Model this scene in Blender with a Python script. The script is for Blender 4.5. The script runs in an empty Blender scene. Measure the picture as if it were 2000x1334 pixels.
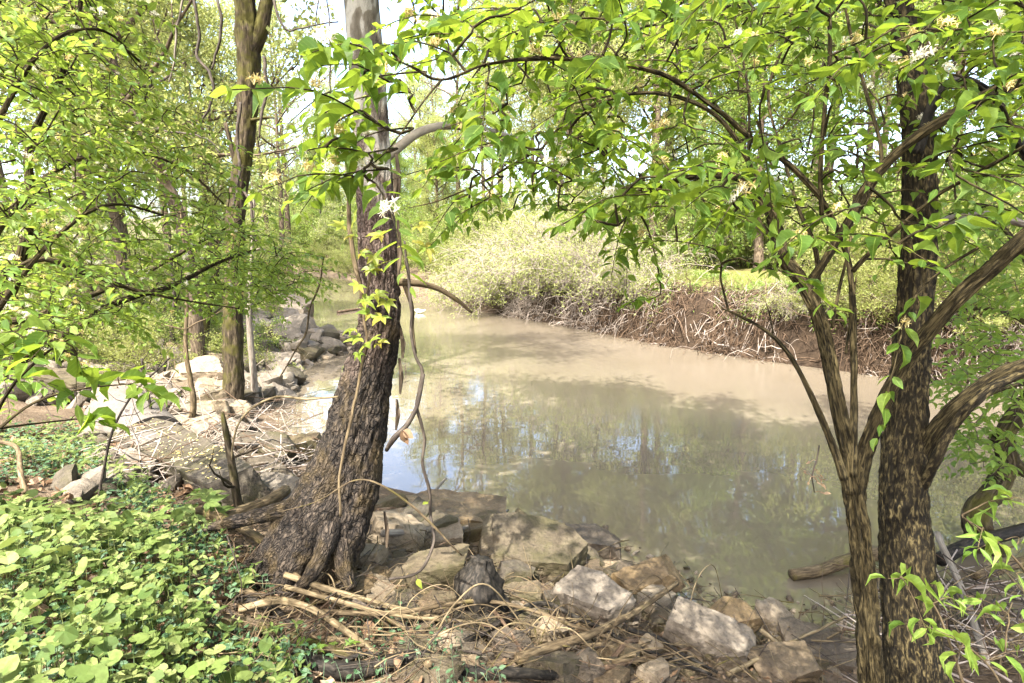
import bpy, bmesh, math, random
import numpy as np
from mathutils import Vector, Matrix

# ------------------------------------------------------------------ camera, sky, sun, exposure
SC = bpy.context.scene
COL = SC.collection
CAMZ, PITCH, FPX = 2.8, math.radians(9.5), 1111.0
cam_data = bpy.data.cameras.new("camera")
cam_data.sensor_width = 36.0
cam_data.lens = 36.0 * FPX / 2000.0
cam_data.clip_start = 0.05
cam_data.clip_end = 2000.0
cam = bpy.data.objects.new("camera", cam_data)
cam.location = (0, 0, CAMZ)
cam.rotation_euler = (math.radians(90) - PITCH, 0, 0)
COL.objects.link(cam)
SC.camera = cam

SUN_EL, SUN_AZ = math.radians(58), math.radians(203)      # azimuth clockwise from +Y: behind the camera, a little to the left
world = bpy.data.worlds.new("World")
SC.world = world
world.use_nodes = True
wn = world.node_tree
sky = wn.nodes.new("ShaderNodeTexSky")
sky.sky_type = 'NISHITA'
sky.sun_disc = False
sky.sun_elevation = SUN_EL
sky.sun_rotation = SUN_AZ
sky.air_density = 1.0
sky.dust_density = 5.0
sky.ozone_density = 0.6
bg = wn.nodes["Background"]
bg.inputs[1].default_value = 0.15
wn.links.new(sky.outputs[0], bg.inputs[0])

sun_data = bpy.data.lights.new("sun", 'SUN')
sun_data.energy = 2.8
sun_data.angle = math.radians(0.53)
sun_data.color = (1.0, 0.955, 0.88)
sun = bpy.data.objects.new("sun", sun_data)
sdir = Vector((math.sin(SUN_AZ) * math.cos(SUN_EL), math.cos(SUN_AZ) * math.cos(SUN_EL), math.sin(SUN_EL)))
sun.rotation_euler = sdir.to_track_quat('Z', 'Y').to_euler()
sun.location = sdir * 60
COL.objects.link(sun)

SC.view_settings.view_transform = 'Standard'
SC.view_settings.look = 'None'
SC.view_settings.exposure = 3.05
SC.view_settings.gamma = 1.0
SC.view_settings.use_curve_mapping = False
cy = SC.cycles
cy.use_denoising = True
cy.max_bounces = 7
cy.diffuse_bounces = 4
cy.glossy_bounces = 3
cy.transmission_bounces = 4
cy.transparent_max_bounces = 4
cy.caustics_reflective = False
cy.caustics_refractive = False
cy.use_light_tree = False
cy.sampling_pattern = 'TABULATED_SOBOL'
cy.use_adaptive_sampling = True
cy.adaptive_threshold = 0.015

RNG = np.random.default_rng(11)
random.seed(11)
UP = np.array([0., 0., 1.])
ST, CT = math.sin(PITCH), math.cos(PITCH)


def ray(u, v):
    xc, yc = (u - 1000.0) / FPX, (667.0 - v) / FPX
    return np.array([xc, CT + yc * ST, -ST + yc * CT])


def P(u, v, y):
    """the point at forward distance y seen at photo position (u, v)"""
    d = ray(u, v)
    return np.array([0, 0, CAMZ]) + d * (y / d[1])


def G(u, v, z=0.0):
    d = ray(u, v)
    return np.array([0, 0, CAMZ]) + d * ((z - CAMZ) / d[2])


def kpx(p):
    """metres per photo pixel at a point"""
    return (p[1] * CT - (p[2] - CAMZ) * ST) / FPX


def nrm(a):
    a = np.asarray(a, float)
    return a / np.maximum(np.linalg.norm(a, axis=-1, keepdims=True), 1e-9)


# ------------------------------------------------------------------ noise
_T = np.random.default_rng(5).random((64, 64, 64))


def vnoise(p):
    p = np.asarray(p, float)
    i = np.floor(p).astype(int)
    f = p - i
    f = f * f * (3 - 2 * f)
    a, b = i & 63, (i + 1) & 63
    def L(x, y, z):
        return _T[x[:, 0], y[:, 1], z[:, 2]]
    fx, fy, fz = f[:, 0], f[:, 1], f[:, 2]
    c00 = L(a, a, a) * (1 - fx) + L(b, a, a) * fx
    c10 = L(a, b, a) * (1 - fx) + L(b, b, a) * fx
    c01 = L(a, a, b) * (1 - fx) + L(b, a, b) * fx
    c11 = L(a, b, b) * (1 - fx) + L(b, b, b) * fx
    return (c00 * (1 - fy) + c10 * fy) * (1 - fz) + (c01 * (1 - fy) + c11 * fy) * fz


def fbm(p, octv=4):
    s, a, t = 0, 1.0, 0
    p = np.asarray(p, float)
    for k in range(octv):
        s = s + a * vnoise(p * (2 ** k) + 17.3 * k)
        t += a
        a *= 0.5
    return s / t


# ------------------------------------------------------------------ mesh building
class MB:
    def __init__(self):
        self.v, self.bc, self.q, self.t, self.qm, self.tm, self.n = [], [], [], [], [], [], 0

    def add(self, v, quads=None, tris=None, bc=None, mat=0):
        v = np.asarray(v, float).reshape(-1, 3)
        self.v.append(v)
        self.bc.append(v if bc is None else np.asarray(bc, float))
        if quads is not None and len(quads):
            q = np.asarray(quads, int) + self.n
            self.q.append(q)
            self.qm.append(np.full(len(q), mat))
        if tris is not None and len(tris):
            t = np.asarray(tris, int) + self.n
            self.t.append(t)
            self.tm.append(np.full(len(t), mat))
        self.n += len(v)
        return self

    def mesh(self, name, mats, smooth=True, origin=None):
        me = bpy.data.meshes.new(name)
        if not self.v:
            return me
        v = np.concatenate(self.v)
        bc = np.concatenate(self.bc)
        if origin is not None:
            v = v - np.asarray(origin)
        q = np.concatenate(self.q) if self.q else np.zeros((0, 4), int)
        t = np.concatenate(self.t) if self.t else np.zeros((0, 3), int)
        mi = np.concatenate(self.qm + self.tm) if (self.qm or self.tm) else np.zeros(0, int)
        me.vertices.add(len(v))
        me.vertices.foreach_set("co", v.astype(np.float32).ravel())
        loops = np.concatenate([q.ravel(), t.ravel()]).astype(np.int32)
        me.loops.add(len(loops))
        me.loops.foreach_set("vertex_index", loops)
        nq, nt = len(q), len(t)
        me.polygons.add(nq + nt)
        starts = np.concatenate([np.arange(nq) * 4, nq * 4 + np.arange(nt) * 3]).astype(np.int32)
        me.polygons.foreach_set("loop_start", starts)
        for m in (mats if isinstance(mats, (list, tuple)) else [mats]):
            me.materials.append(m)
        me.polygons.foreach_set("material_index", mi.astype(np.int32))
        me.polygons.foreach_set("use_smooth", np.full(nq + nt, smooth))
        at = me.attributes.new("bc", 'FLOAT_VECTOR', 'POINT')
        at.data.foreach_set("vector", bc.astype(np.float32).ravel())
        me.update(calc_edges=True)
        return me


def spline(pts, radii=None, step=0.1):
    """Catmull-Rom through pts, resampled about every step metres"""
    pts = np.asarray(pts, float)
    n = len(pts)
    r = None if radii is None else np.asarray(radii, float)
    if n < 3:
        k = max(2, int(np.linalg.norm(pts[-1] - pts[0]) / step) + 1)
        s = np.linspace(0, 1, k)[:, None]
        out = pts[0] * (1 - s) + pts[-1] * s
        return out, (None if r is None else r[0] * (1 - s[:, 0]) + r[-1] * s[:, 0])
    e = np.vstack([2 * pts[0] - pts[1], pts, 2 * pts[-1] - pts[-2]])
    out, ro = [], []
    for i in range(n - 1):
        p0, p1, p2, p3 = e[i], e[i + 1], e[i + 2], e[i + 3]
        k = max(2, int(np.linalg.norm(p2 - p1) / step) + 1)
        s = np.linspace(0, 1, k, endpoint=(i == n - 2))[:, None]
        out.append(0.5 * (2 * p1 + (p2 - p0) * s + (2 * p0 - 5 * p1 + 4 * p2 - p3) * s ** 2 + (3 * p1 - p0 - 3 * p2 + p3) * s ** 3))
        if r is not None:
            ro.append(r[i] * (1 - s[:, 0]) + r[i + 1] * s[:, 0])
    return np.vstack(out), (None if r is None else np.concatenate(ro))


def frames(path):
    n = len(path)
    t = np.empty_like(path)
    t[1:-1] = path[2:] - path[:-2]
    t[0], t[-1] = path[1] - path[0], path[-1] - path[-2]
    t = nrm(t)
    a = np.array([1., 0, 0]) if abs(t[0][0]) < 0.8 else np.array([0, 1., 0])
    A = np.empty_like(path)
    a = nrm(a - t[0] * (a @ t[0]))
    for i in range(n):
        a = a - t[i] * (a @ t[i])
        a = a / max(np.linalg.norm(a), 1e-9)
        A[i] = a
    return t, A, np.cross(t, A)


def tube(mb, path, rad, sides=6, mat=0, disp=None, caps=True):
    path = np.asarray(path, float)
    rad = np.broadcast_to(np.asarray(rad, float), (len(path),))
    t, A, B = frames(path)
    ph = np.linspace(0, 2 * np.pi, sides, endpoint=False)
    c, s = np.cos(ph), np.sin(ph)
    n = len(path)
    ln = np.concatenate([[0], np.cumsum(np.linalg.norm(np.diff(path, axis=0), axis=1))])
    rr = np.repeat(rad[:, None], sides, 1)
    bc = np.stack([rr * c, rr * s, np.repeat(ln[:, None], sides, 1)], -1).reshape(-1, 3)
    if disp is not None:
        rr = rr + disp(bc, np.tile(ph, n), np.repeat(ln, sides), path).reshape(n, sides)
    d = A[:, None, :] * c[None, :, None] + B[:, None, :] * s[None, :, None]
    v = (path[:, None, :] + d * rr[..., None]).reshape(-1, 3)
    i = np.arange(n - 1)[:, None] * sides
    j = np.arange(sides)[None, :]
    k = (j + 1) % sides
    q = np.stack([i + j, i + k, i + sides + k, i + sides + j], -1).reshape(-1, 4)
    tr = []
    if caps:
        v = np.vstack([v, path[0], path[-1]])
        bc = np.vstack([bc, [0, 0, 0], [0, 0, ln[-1]]])
        jj = np.arange(sides)
        kk = (jj + 1) % sides
        tr = np.vstack([np.stack([kk, jj, np.full(sides, n * sides)], 1),
                        np.stack([(n - 1) * sides + jj, (n - 1) * sides + kk, np.full(sides, n * sides + 1)], 1)])
    mb.add(v, q, tr, bc, mat)


# leaf templates: x along the leaf, y across, z up; (verts, quads, tris)
def _tmpl_ovate(w=0.27, fold=0.07, droop=0.10, tip=1.0):
    m = [(0, 0), (0.34, 0.01), (0.70, -0.02), (tip, -droop)]
    e = [(0.16, 0.72 * w), (0.42, w), (0.74, 0.55 * w)]
    v = [(x, 0, z) for x, z in m]
    v += [(x, y, fold * y / w + 0.01) for x, y in e] + [(x, -y, fold * y / w + 0.01) for x, y in e]
    q = [(0, 1, 5, 4), (1, 2, 6, 5), (0, 7, 8, 1), (1, 8, 9, 2)]
    t = [(2, 3, 6), (2, 9, 3)]
    return np.array(v, float), np.array(q), np.array(t)


def _tmpl_rhomb(w=0.27, fold=0.06):
    return (np.array([(0, 0, 0), (0.45, -w, fold), (1, 0, -0.06), (0.45, w, fold)], float), np.array([(0, 1, 2, 3)]), np.zeros((0, 3), int))


def _tmpl_round():
    a = np.radians([20, 62, 100, 140, 180, 220, 260, 298, 340])
    r = np.array([.42, .50, .50, .50, .47, .50, .50, .50, .42])
    v = [(0.30, 0, -0.03)] + [(0.42 - math.cos(x) * k, math.sin(x) * k, 0.03 + 0.02 * math.sin(3 * x)) for x, k in zip(a, r)]
    t = [(0, i, i + 1) for i in range(1, 9)]
    return np.array(v, float), np.zeros((0, 4), int), np.array([(a_, c_, b_) for a_, b_, c_ in t])


def _tmpl_palmate(n=5):
    V, Q, T = [], [], []
    base = _tmpl_ovate(0.22, 0.05, 0.08)
    k = 0
    for i in range(n):
        a = math.radians(-104 + 208 * i / (n - 1))
        s = 1.0 - 0.32 * abs(i - (n - 1) / 2) / ((n - 1) / 2)
        c, si = math.cos(a), math.sin(a)
        v = base[0] * s
        V.append(np.stack([v[:, 0] * c - v[:, 1] * si, v[:, 0] * si + v[:, 1] * c, v[:, 2]], 1))
        Q.append(base[1] + k)
        T.append(base[2] + k)
        k += len(v)
    return np.vstack(V), np.vstack(Q), np.vstack(T)


OVATE, RHOMB, ROUND, PALM = _tmpl_ovate(), _tmpl_rhomb(), _tmpl_round(), _tmpl_palmate()
NARROW = _tmpl_ovate(0.20, 0.05, 0.14)
STRAP = _tmpl_ovate(0.14, 0.04, 0.34)
TREFOIL = _tmpl_palmate(3)
DEAD = _tmpl_ovate(0.36, 0.16, -0.12)


RV = np.random.default_rng(8)


def leaf_axes(d, n):
    d = nrm(d)
    s = nrm(np.cross(nrm(n), d))
    return d, s, np.cross(d, s)


def leaves(mb, c, d, n, size, tmpl, mat=0):
    c = np.asarray(c, float)
    if not len(c):
        return
    d, s, nn = leaf_axes(d, n)
    tv, tq, tt = tmpl
    size = np.broadcast_to(np.asarray(size, float), (len(c),))[:, None, None]
    wv, cv, bv = (RV.uniform(a_, b_, (len(c), 1, 1)) for a_, b_ in ((.72, 1.2), (-.4, 2.6), (-.16, .16)))      # width, curl and sideways bend differ from leaf to leaf
    ty = tv[None, :, 1:2] * wv + bv * tv[None, :, 0:1] ** 2
    v = c[:, None, :] + size * (tv[None, :, 0:1] * d[:, None, :] + ty * s[:, None, :] + cv * tv[None, :, 2:3] * nn[:, None, :])
    k = len(tv)
    off = (np.arange(len(c)) * k)[:, None, None]
    q = (tq[None] + off).reshape(-1, 4) if len(tq) else None
    t = (tt[None] + off).reshape(-1, 3) if len(tt) else None
    mb.add(v.reshape(-1, 3), q, t, np.tile(tv, (len(c), 1)), mat)


def rnd_unit(n, rng=RNG):
    return nrm(rng.normal(size=(n, 3)))


# ------------------------------------------------------------------ scene objects
def thing(name, label, cat, loc=(0, 0, 0), group=None, rz=0.0, scale=1.0):
    o = bpy.data.objects.new(name, None)
    o.empty_display_size = 0.2
    o.location = [float(x) for x in loc]
    o.rotation_euler = (0, 0, rz)
    o.scale = (scale,) * 3 if np.isscalar(scale) else scale
    COL.objects.link(o)
    o["label"], o["category"] = label, cat
    if group:
        o["group"] = group
    return o


def where(x, y):
    """which landmark of the view a spot lies behind"""
    u = 1000 + FPX * x / max(y, .1)
    for lim, t in ((60, "at the left edge"), (250, "behind the left shrub"), (400, "left of the mossy trunk"), (560, "behind the mossy trunk"), (680, "left of the sycamore trunk"), (800, "behind the sycamore trunk"),
                   (960, "right of the sycamore trunk"), (1130, "above the bare brush"), (1320, "above the left roots"), (1500, "above the right roots"),
                   (1660, "behind the forked shrub"), (1850, "behind the flaky dark trunk")):
        if u < lim:
            return t
    return "at the right edge"


def row(y):
    for lim, t in ((16, "nearest"), (22, "near"), (28, "middle"), (36, "deeper"), (48, "far"), (62, "farther")):
        if y < lim:
            return t
    return "farthest"


def part(name, me, parent, loc=None):
    """me is in the parent's space (world minus the parent's location)"""
    o = bpy.data.objects.new(name, me)
    COL.objects.link(o)
    o.parent = parent
    if loc is not None:
        o.location = [float(x) for x in loc]
    return o


def solo(name, me, label, cat, loc=(0, 0, 0), group=None, rot=(0, 0, 0), scale=1.0):
    o = bpy.data.objects.new(name, me)
    o.location = [float(x) for x in loc]
    o.rotation_euler = rot
    o.scale = (scale,) * 3 if np.isscalar(scale) else scale
    COL.objects.link(o)
    o["label"], o["category"] = label, cat
    if group:
        o["group"] = group
    return o


def setting(name, me, kind, label=None, cat=None):
    o = bpy.data.objects.new(name, me)
    COL.objects.link(o)
    o["kind"] = kind
    if label:
        o["label"] = label
    if cat:
        o["category"] = cat
    return o


# ------------------------------------------------------------------ materials
class NT:
    def __init__(self, name):
        self.m = bpy.data.materials.new(name)
        self.m.use_nodes = True
        self.t = self.m.node_tree
        self.b = self.t.nodes["Principled BSDF"]
        self.out = self.t.nodes["Material Output"]

    def n(self, typ, **kw):
        x = self.t.nodes.new(typ)
        for k, v in kw.items():
            setattr(x, k, v)
        return x

    def l(self, a, b):
        self.t.links.new(a, b)

    def coords(self, attr=None, scale=(1, 1, 1)):
        if attr:
            c = self.n("ShaderNodeAttribute", attribute_name=attr).outputs["Vector"]
        else:
            c = self.n("ShaderNodeTexCoord").outputs["Object"]
        mp = self.n("ShaderNodeMapping")
        mp.inputs["Scale"].default_value = scale
        self.l(c, mp.inputs[0])
        return mp.outputs[0]

    def noise(self, co, scale, detail=4, rough=0.55, dist=0.0):
        x = self.n("ShaderNodeTexNoise")
        x.inputs["Scale"].default_value = scale
        x.inputs["Detail"].default_value = detail
        x.inputs["Roughness"].default_value = rough
        x.inputs["Distortion"].default_value = dist
        if co is not None:
            self.l(co, x.inputs["Vector"])
        return x.outputs["Fac"]

    def ramp(self, fac, stops, interp='LINEAR'):
        r = self.n("ShaderNodeValToRGB")
        r.color_ramp.interpolation = interp
        el = r.color_ramp.elements
        while len(el) < len(stops):
            el.new(0.5)
        for e, (p, c) in zip(el, stops):
            e.position = p
            e.color = (*c, 1) if len(c) == 3 else c
        self.l(fac, r.inputs[0])
        return r.outputs[0]

    def mix(self, fac, a, b, mode='MIX'):
        x = self.n("ShaderNodeMix", data_type='RGBA', blend_type=mode)
        for sock, val in ((x.inputs[0], fac), (x.inputs[6], a), (x.inputs[7], b)):
            if isinstance(val, (tuple, list)):
                sock.default_value = (*val, 1)
            elif isinstance(val, (int, float)):
                sock.default_value = val
            else:
                self.l(val, sock)
        return x.outputs[2]

    def math(self, op, a, b=None, c=None):
        x = self.n("ShaderNodeMath", operation=op)
        for i, val in enumerate((a, b, c)):
            if val is None:
                continue
            if isinstance(val, (int, float)):
                x.inputs[i].default_value = val
            else:
                self.l(val, x.inputs[i])
        return x.outputs[0]

    def bump(self, h, strength=0.5, dist=0.02):
        x = self.n("ShaderNodeBump")
        x.inputs["Strength"].default_value = strength
        x.inputs["Distance"].default_value = dist
        self.l(h, x.inputs["Height"])
        self.l(x.outputs[0], self.b.inputs["Normal"])

    def base(self, c, rough=0.8, spec=0.3):
        if isinstance(c, (tuple, list)):
            self.b.inputs["Base Color"].default_value = (*c, 1)
        else:
            self.l(c, self.b.inputs["Base Color"])
        self.b.inputs["Roughness"].default_value = rough
        self.b.inputs["Specular IOR Level"].default_value = spec
        return self.m


def leaf_mat(name, cols, trans, tfac=0.45, rough=0.45, spec=0.3, veins=False):
    """cols: three leaf colours picked per leaf; light also passes through the blade"""
    k = NT(name)
    g = k.n("ShaderNodeNewGeometry").outputs["Random Per Island"]
    o = k.n("ShaderNodeObjectInfo").outputs["Random"]
    r = k.math('FRACT', k.math('ADD', g, o))
    c = k.ramp(r, [(0.0, cols[0]), (0.5, cols[1]), (1.0, cols[2])])
    blot = k.noise(k.n("ShaderNodeNewGeometry").outputs["Position"], 45, 3, 0.6)
    c = k.mix(k.ramp(blot, [(0.38, (.55,) * 3), (0.55, (0,) * 3)]), c, tuple(.55 * x for x in cols[1]))
    if veins:
        sp = k.n("ShaderNodeSeparateXYZ")
        k.l(k.n("ShaderNodeAttribute", attribute_name="bc").outputs["Vector"], sp.inputs[0])
        ay = k.math('ABSOLUTE', sp.outputs[1])
        rib = k.math('LESS_THAN', ay, 0.014)
        side = k.math('LESS_THAN', k.math('FRACT', k.math('MULTIPLY', k.math('SUBTRACT', sp.outputs[0], k.math('MULTIPLY', ay, 0.8)), 7.0)), 0.10)
        c = k.mix(k.math('MAXIMUM', k.math('MULTIPLY', rib, 0.5), k.math('MULTIPLY', side, 0.22)), c, tuple(min(1.9 * x + .02, .9) for x in cols[2]))
    k.base(c, rough, spec)
    tr = k.n("ShaderNodeBsdfTranslucent")
    k.l(k.mix(0.5, trans, c, 'MIX'), tr.inputs[0])
    mx = k.n("ShaderNodeMixShader")
    mx.inputs[0].default_value = tfac
    k.l(k.b.outputs[0], mx.inputs[1])
    k.l(tr.outputs[0], mx.inputs[2])
    k.l(mx.outputs[0], k.out.inputs[0])
    return k.m


def bark_mat(name, dark, mid, light, sc=(1, 1, 0.22), scale=40, rough=0.85, bump=0.6, dist=0.01, contrast=(0.36, 0.5, 0.66), moss=None, moss_at=0.6):
    k = NT(name)
    co = k.coords("bc", sc)
    f = k.noise(co, scale, 6, 0.62, 0.6)
    c = k.ramp(f, [(contrast[0], dark), (contrast[1], mid), (contrast[2], light)])
    big = k.noise(k.coords(), 2.3, 3)
    c = k.mix(k.ramp(big, [(0.35, (0.0,) * 3), (0.7, (0.55,) * 3)]), c, tuple(0.55 * x for x in mid))
    if moss:
        mf = k.ramp(k.noise(k.coords(), 3.1, 5, 0.7), [(moss_at - 0.08, (0,) * 3), (moss_at + 0.06, (0.85,) * 3)])
        c = k.mix(mf, c, k.mix(f, tuple(0.5 * x for x in moss), moss))
    k.bump(f, bump, dist)
    return k.base(c, rough, 0.15)


M = {}
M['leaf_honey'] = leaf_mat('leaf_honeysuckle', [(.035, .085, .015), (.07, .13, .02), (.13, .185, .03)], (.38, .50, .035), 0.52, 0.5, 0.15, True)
M['leaf_honey_lit'] = leaf_mat('leaf_honeysuckle_lit', [(.065, .135, .022), (.11, .18, .03), (.165, .225, .04)], (.42, .52, .06), 0.48, 0.5, 0.2, True)  # lit copy of the honeysuckle leaf, sunlight worked into its greens
M['leaf_tree'] = leaf_mat('leaf_spring_tree', [(.14, .17, .035), (.19, .22, .06), (.26, .26, .10)], (.55, .58, .16), 0.5)
M['leaf_green'] = leaf_mat('leaf_green_tree', [(.085, .14, .028), (.12, .18, .036), (.17, .22, .05)], (.44, .54, .09), 0.5)
M['leaf_pale'] = leaf_mat('leaf_pale_brush', [(.18, .225, .05), (.24, .27, .085), (.32, .32, .13)], (.50, .57, .15), 0.45)
M['leaf_round'] = leaf_mat('leaf_round_groundcover', [(.05, .085, .022), (.10, .14, .035), (.18, .20, .075)], (.34, .40, .09), 0.34, 0.6, 0.15)
M['leaf_ivy'] = leaf_mat('leaf_wintercreeper', [(.022, .055, .022), (.04, .09, .035), (.095, .135, .08)], (.12, .24, .04), 0.2, 0.5, 0.2, True)
M['leaf_yellow'] = leaf_mat('leaf_creeper', [(.12, .19, .03), (.19, .23, .03), (.27, .22, .04)], (.38, .40, .04), 0.4)
M['leaf_dead'] = leaf_mat('leaf_dead', [(.10, .06, .035), (.17, .11, .065), (.25, .18, .12)], (.2, .1, .05), 0.12, 0.8, 0.1)
M['petal_white'] = leaf_mat('petal_white', [(.78, .76, .62), (.82, .80, .70), (.80, .72, .44)], (.8, .76, .55), 0.35, 0.6, 0.2)
M['petal_yellow'] = leaf_mat('petal_yellow', [(.62, .47, .14), (.66, .55, .24), (.66, .60, .36)], (.7, .55, .2), 0.35, 0.6, 0.2)
M['bark_honey'] = bark_mat('bark_honeysuckle', (.006, .0045, .002), (.034, .026, .011), (.098, .076, .034), (1, 1, 0.13), 160, 0.9, 1.0, 0.006, (0.42, 0.5, 0.64))
M['bark_black'] = bark_mat('bark_flaky_black', (.006, .005, .003), (.028, .021, .010), (.145, .114, .05), (1, 1, 0.30), 85, 0.85, 1.0, 0.008, (0.45, 0.53, 0.68))
M['bark_moss'] = bark_mat('bark_mossy', (.008, .006, .004), (.036, .027, .016), (.10, .078, .05), (1, 1, 0.16), 44, 0.9, 0.8, 0.012, moss=(.062, .058, .011), moss_at=0.55)
M['bark_brown'] = bark_mat('bark_brown', (.025, .018, .012), (.08, .06, .04), (.16, .125, .085), (1, 1, 0.2), 30)
M['bark_pale'] = bark_mat('bark_pale_smooth', (.14, .12, .085), (.23, .20, .15), (.31, .275, .21), (1, 1, 0.5), 16, 0.7, 0.25, 0.004)
M['twig_pale'] = bark_mat('twig_pale', (.14, .112, .092), (.26, .22, .185), (.38, .335, .285), (1, 1, 0.2), 60, 0.85, 0.3, 0.002)
M['twig_root'] = bark_mat('twig_root', (.032, .020, .012), (.085, .056, .035), (.165, .12, .08), (1, 1, 0.2), 40, 0.9, 0.3, 0.002)
M['twig_tan'] = bark_mat('twig_tan', (.06, .045, .022), (.145, .11, .06), (.24, .19, .115), (1, 1, 0.12), 90, 0.7, 0.3, 0.002)
M['twig_dark'] = bark_mat('twig_dark', (.018, .014, .011), (.045, .036, .028), (.10, .08, .06), (1, 1, 0.2), 60, 0.7, 0.5, 0.003)
M['wood_wet'] = bark_mat('wood_wet_black', (.004, .0035, .003), (.014, .012, .009), (.045, .037, .028), (1, 1, 0.4), 50, 0.7, 0.9, 0.006)
M['stick'] = bark_mat('stick_brown', (.03, .021, .012), (.085, .062, .034), (.17, .13, .075), (1, 1, 0.15), 70, 0.8, 0.5, 0.004, moss=(.09, .08, .014), moss_at=0.62)
M['driftwood'] = bark_mat('driftwood_grey', (.09, .073, .055), (.17, .145, .115), (.26, .23, .185), (1, 1, 0.1), 70, 0.9, 0.5, 0.003)


def sycamore_mat():
    k = NT('bark_sycamore')
    co = k.coords("bc", (1, 1, 0.42))
    f = k.noise(co, 60, 7, 0.68, 0.8)
    low = k.ramp(f, [(0.40, (.005, .004, .003)), (0.5, (.028, .0215, .0155)), (0.66, (.085, .066, .048))])
    vor = k.n("ShaderNodeTexVoronoi", feature='DISTANCE_TO_EDGE')
    vor.inputs["Scale"].default_value = 46
    wrp = k.n("ShaderNodeVectorMath", operation='ADD')
    k.l(k.coords("bc", (1, 1, 0.30)), wrp.inputs[0])
    nz = k.n("ShaderNodeTexNoise")
    nz.inputs["Scale"].default_value = 22
    k.l(k.coords("bc"), nz.inputs["Vector"])
    sc_ = k.n("ShaderNodeVectorMath", operation='SCALE')
    sc_.inputs["Scale"].default_value = 0.035
    k.l(nz.outputs["Color"], sc_.inputs[0])
    k.l(sc_.outputs[0], wrp.inputs[1])
    k.l(wrp.outputs[0], vor.inputs["Vector"])
    crack = k.ramp(vor.outputs["Distance"], [(0.0, (.25,) * 3), (0.16, (1,) * 3)])
    low = k.mix(crack, (.004, .003, .0025), low)
    tan = k.ramp(k.noise(k.coords(None, (1, 1, 0.7)), 5.0, 5, 0.65), [(0.50, (0,) * 3), (0.66, (.5,) * 3)])
    low = k.mix(tan, low, k.mix(f, (.03, .019, .006), (.14, .098, .034)))
    midc = k.ramp(f, [(0.36, (.03, .02, .014)), (0.5, (.10, .07, .055)), (0.66, (.21, .16, .135))])
    patch = k.noise(k.coords(None, (1, 1, 0.45)), 9.0, 2, 0.4, 0.7)
    topc = k.ramp(patch, [(0.40, (.085, .072, .05)), (0.45, (.125, .108, .078)), (0.51, (.15, .13, .097)), (0.54, (.31, .29, .24))], 'LINEAR')
    topc = k.mix(k.ramp(f, [(0.3, (.5,) * 3), (0.5, (0,) * 3)]), topc, (.09, .07, .05))
    sep = k.n("ShaderNodeSeparateXYZ")
    k.l(k.n("ShaderNodeNewGeometry").outputs["Position"], sep.inputs[0])
    z = k.math('ADD', sep.outputs[2], k.math('MULTIPLY', k.math('SUBTRACT', patch, 0.5), 1.5))
    m1 = k.math('SMOOTHSTEP', z, 2.55, 2.95) if False else k.ramp(k.math('MULTIPLY', z, 0.1), [(0.205, (0,) * 3), (0.285, (1,) * 3)])
    m2 = k.ramp(k.math('MULTIPLY', z, 0.1), [(0.308, (0,) * 3), (0.36, (1,) * 3)])
    midc = k.mix(k.ramp(vor.outputs["Distance"], [(0.0, (.6,) * 3), (0.10, (0,) * 3)]), midc, (.03, .02, .014))
    c = k.mix(m2, k.mix(m1, low, midc), topc)
    k.bump(k.math('ADD', f, k.math('MULTIPLY', crack, k.math('SUBTRACT', 1.0, m2))), 0.9, 0.012)
    return k.base(c, 0.8, 0.2)


M['bark_sycamore'] = sycamore_mat()


def rock_mat(name, a, b, c, moss=None, moss_at=0.6, wet=0.75):
    k = NT(name)
    co = k.coords()
    r = k.n("ShaderNodeObjectInfo").outputs["Random"]
    f = k.noise(co, 6.5, 9, 0.72, 0.4)
    g = k.noise(co, 36, 6, 0.7)
    col = k.ramp(f, [(0.3, a), (0.5, b), (0.7, c)])
    col = k.mix(k.ramp(g, [(0.36, (.55,) * 3), (0.5, (0,) * 3)]), col, tuple(0.45 * x for x in a))
    hs = k.n("ShaderNodeHueSaturation")
    k.l(col, hs.inputs["Color"])
    k.l(k.math('ADD', k.math('MULTIPLY', r, 0.5), 0.75), hs.inputs["Value"])
    k.l(k.math('ADD', k.math('MULTIPLY', r, 0.4), 0.8), hs.inputs["Saturation"])
    col = hs.outputs[0]
    if moss:
        mf = k.ramp(k.noise(co, 3.4, 6, 0.72), [(moss_at - 0.08, (0,) * 3), (moss_at + 0.08, (0.75,) * 3)])
        col = k.mix(mf, col, k.mix(g, tuple(0.45 * x for x in moss), moss))
    h = k.math('ADD', f, k.math('MULTIPLY', g, 0.35))
    k.bump(h, 0.8, 0.03)
    return k.base(col, wet, 0.25)


M['rock_pale'] = rock_mat('rock_pale_limestone', (.075, .058, .038), (.155, .124, .085), (.235, .195, .14))
M['rock_moss'] = rock_mat('rock_mossy_limestone', (.032, .024, .014), (.074, .058, .036), (.13, .105, .067), (.045, .041, .012), 0.53)
M['rock_wet'] = rock_mat('rock_wet', (.035, .025, .014), (.085, .062, .036), (.145, .11, .068), None, 0.6, 0.5)
M['rock_sun'] = rock_mat('rock_sunlit_limestone', (.085, .065, .042), (.165, .132, .09), (.235, .195, .14))  # sunlight put into the colour: a lighter copy of the pale limestone
M['concrete'] = rock_mat('concrete_grey', (.10, .086, .068), (.12, .103, .083), (.14, .12, .097))


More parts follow.
